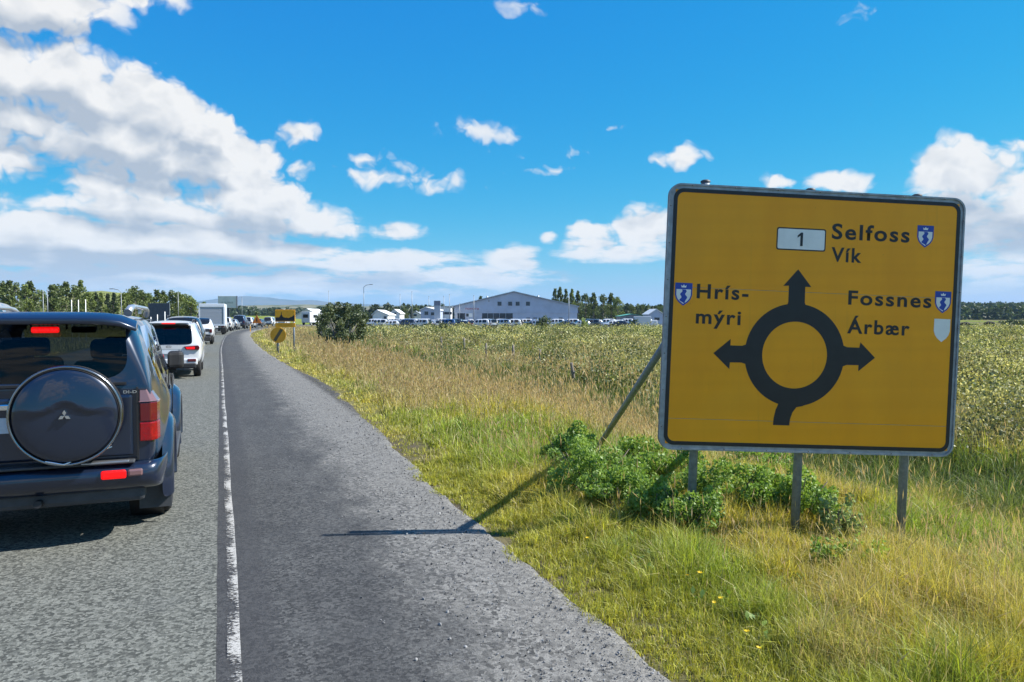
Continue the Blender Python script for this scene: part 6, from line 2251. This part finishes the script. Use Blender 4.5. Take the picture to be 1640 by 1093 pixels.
RT = [(889, 463, 'f', .8), (897, 461, 'a', .8), (906, 463.5, 'f', .8), (916, 464, 'e', .8), (925, 467, 'a', .9), (938, 471, 'b', 1.0), (951, 470, 'a', 1.1), (966, 472, 'b', 1.0), (978, 470.5, 'a', 1.2), (989, 476, 'd', 1.0)]
for i, (px, yt, ky, wd) in enumerate(RT):
    tree(px, 236 + (i % 3) * 6, yt, ky, '%s, %s from the left in the clump right of the dealer hall' % (TN[ky], ordn[i]), 'trees behind the dealer hall', wd)
ST = [(1002, 490, 'c'), (1010, 489, 'b'), (1019, 491, 'c'), (1028, 488, 'b'), (1036, 490, 'a'), (1044, 491, 'c'), (1052, 489.5, 'b'), (347, 492, 'b'), (354, 494, 'd'), (400, 498, 'c'), (412, 499, 'b'), (648, 494, 'b'), (660, 495, 'c'), (668, 493, 'b'), (718, 496, 'b'), (770, 475, 'f'), (637, 494, 'a')]
for i, (px, yt, ky) in enumerate(ST):
    where = 'left of the direction sign' if px > 1000 else ('behind the far queue' if px < 450 else 'behind the dealer yard')
    tree(px, 255 + (i % 4) * 9, yt, ky, '%s, %s of the small background trees %s' % (TN[ky], ordn[[j for j in range(len(ST)) if (ST[j][0] > 1000) == (px > 1000) and (ST[j][0] < 450) == (px < 450)].index(i)], where), 'small trees in the background', 1.2)

# far woods on the right-hand rise and along the town
def far_wood(name, px0, px1, Z0, Z1, n, z_fn, label, seed, size):
    rg = np.random.default_rng(seed)
    px = rg.uniform(px0, px1, n); Z = rg.uniform(Z0, Z1, n)
    xc = (px - CXP) / F_PX * Z
    P = np.stack([Z * sY + xc * cY, Z * cY - xc * sY, z_fn(px, Z)], 1)
    g_ = rg.uniform(.55, 1.2, n)[:, None]
    col = np.array((.055, .085, .035)) * g_
    pr = []
    for i in range(3):
        r2 = np.random.default_rng(seed + i)
        m_ = 90
        d = r2.normal(size=(m_, 3)); d /= np.linalg.norm(d, axis=1, keepdims=True)
        Q = d * (r2.uniform(.3, 1, m_) ** .4)[:, None] * np.array([.5, .5, .62]); Q[:, 2] += .55
        V, F = leaf_quads(Q, .28, r2, .3, .8)
        pr.append(proto('w', V, F, np.repeat(r2.uniform(size=m_), 4), np.zeros(4 * m_), L_INST))
    scatter(name, P, np.stack([np.zeros(n), np.zeros(n), rg.uniform(0, 6.28, n)], 1), rg.uniform(.6, 1.3, n) * size, rg.integers(0, 3, n), col, pr, label, 'wood')


far_wood('distant_wood', 1440, 1900, 480, 880, 900, lambda px, Z: np.interp(Z, [480, 900], [-1.5, 9]), 'dark mixed wood covering the rise at the right edge', 611, 7.5)
far_wood('town_trees', 560, 1080, 300, 700, 420, lambda px, Z: np.interp(Z, [300, 700], [-.8, 1.5]), 'far trees merging along the town horizon', 613, 6.0)
far_wood('moor_wood', 330, 560, 600, 1400, 160, lambda px, Z: np.interp(Z, [600, 1400], [-.5, 6]), 'dark wood strips on the low ridge behind the queue', 615, 8.0)


# grazing animals on the pasture
def cow(px, Z, label, rz, s=1.0):
    g = W(px, Z)
    o = empty('grazing_cow', (g.x, g.y, -.62), -YAW + rz)
    m_ = mat('dark_hide', (.018, .015, .014), .8)
    b = bmesh.new()
    vs_ = [b.verts.new(q) for q in [(0, 0, 1.05), (.55, 0, 1.08), (1.0, 0, 1.0), (-.6, 0, 1.05), (-.95, 0, 1.02), (1.25, 0, .72), (1.42, 0, .32), (1.52, 0, .16),
                                    (.72, .2, .75), (.74, .2, .40), (.72, .2, .0), (.72, -.2, .75), (.68, -.2, .4), (.72, -.2, .0), (-.78, .2, .75), (-.86, .2, .42), (-.80, .2, 0), (-.78, -.2, .75), (-.84, -.2, .42), (-.76, -.2, 0)]]
    for a_, c_ in ((0, 1), (1, 2), (0, 3), (3, 4), (2, 5), (5, 6), (6, 7), (1, 8), (8, 9), (9, 10), (1, 11), (11, 12), (12, 13), (3, 14), (14, 15), (15, 16), (3, 17), (17, 18), (18, 19)):
        b.edges.new((vs_[a_], vs_[c_]))
    me = bpy.data.meshes.new('body'); b.to_mesh(me); b.free()
    bo = link('body', me, o)
    md = bo.modifiers.new('skin', 'SKIN')
    rad = [.36, .35, .28, .37, .28, .20, .15, .09, .15, .09, .06, .15, .09, .06, .16, .09, .06, .16, .09, .06]
    for i, sv in enumerate(me.skin_vertices[0].data):
        sv.radius = (rad[i], rad[i]); sv.use_root = (i == 0)
    bo.modifiers.new('sub', 'SUBSURF').levels = 1
    me.materials.append(m_)
    o.scale = (s, s, s)
    for sd in (-1, 1):
        MB().tube([(1.36, sd * .08, .48), (1.33, sd * .24, .52)], [.05, .02], 6).build('ear', m_, o)
    MB().tube([(-1.05, 0, 1.05), (-1.18, 0, .7), (-1.15, 0, .4)], [.04, .025, .04], 6).build('tail', m_, o)
    tag(o, label, 'cow', 'dark animals grazing on the pasture')


cow(1585, 165, 'dark grazing animal in the open pasture right of the sign', R(180), 1.0)
cow(1546, 160, 'dark grazing animal close against the right edge of the sign', R(170), .9)
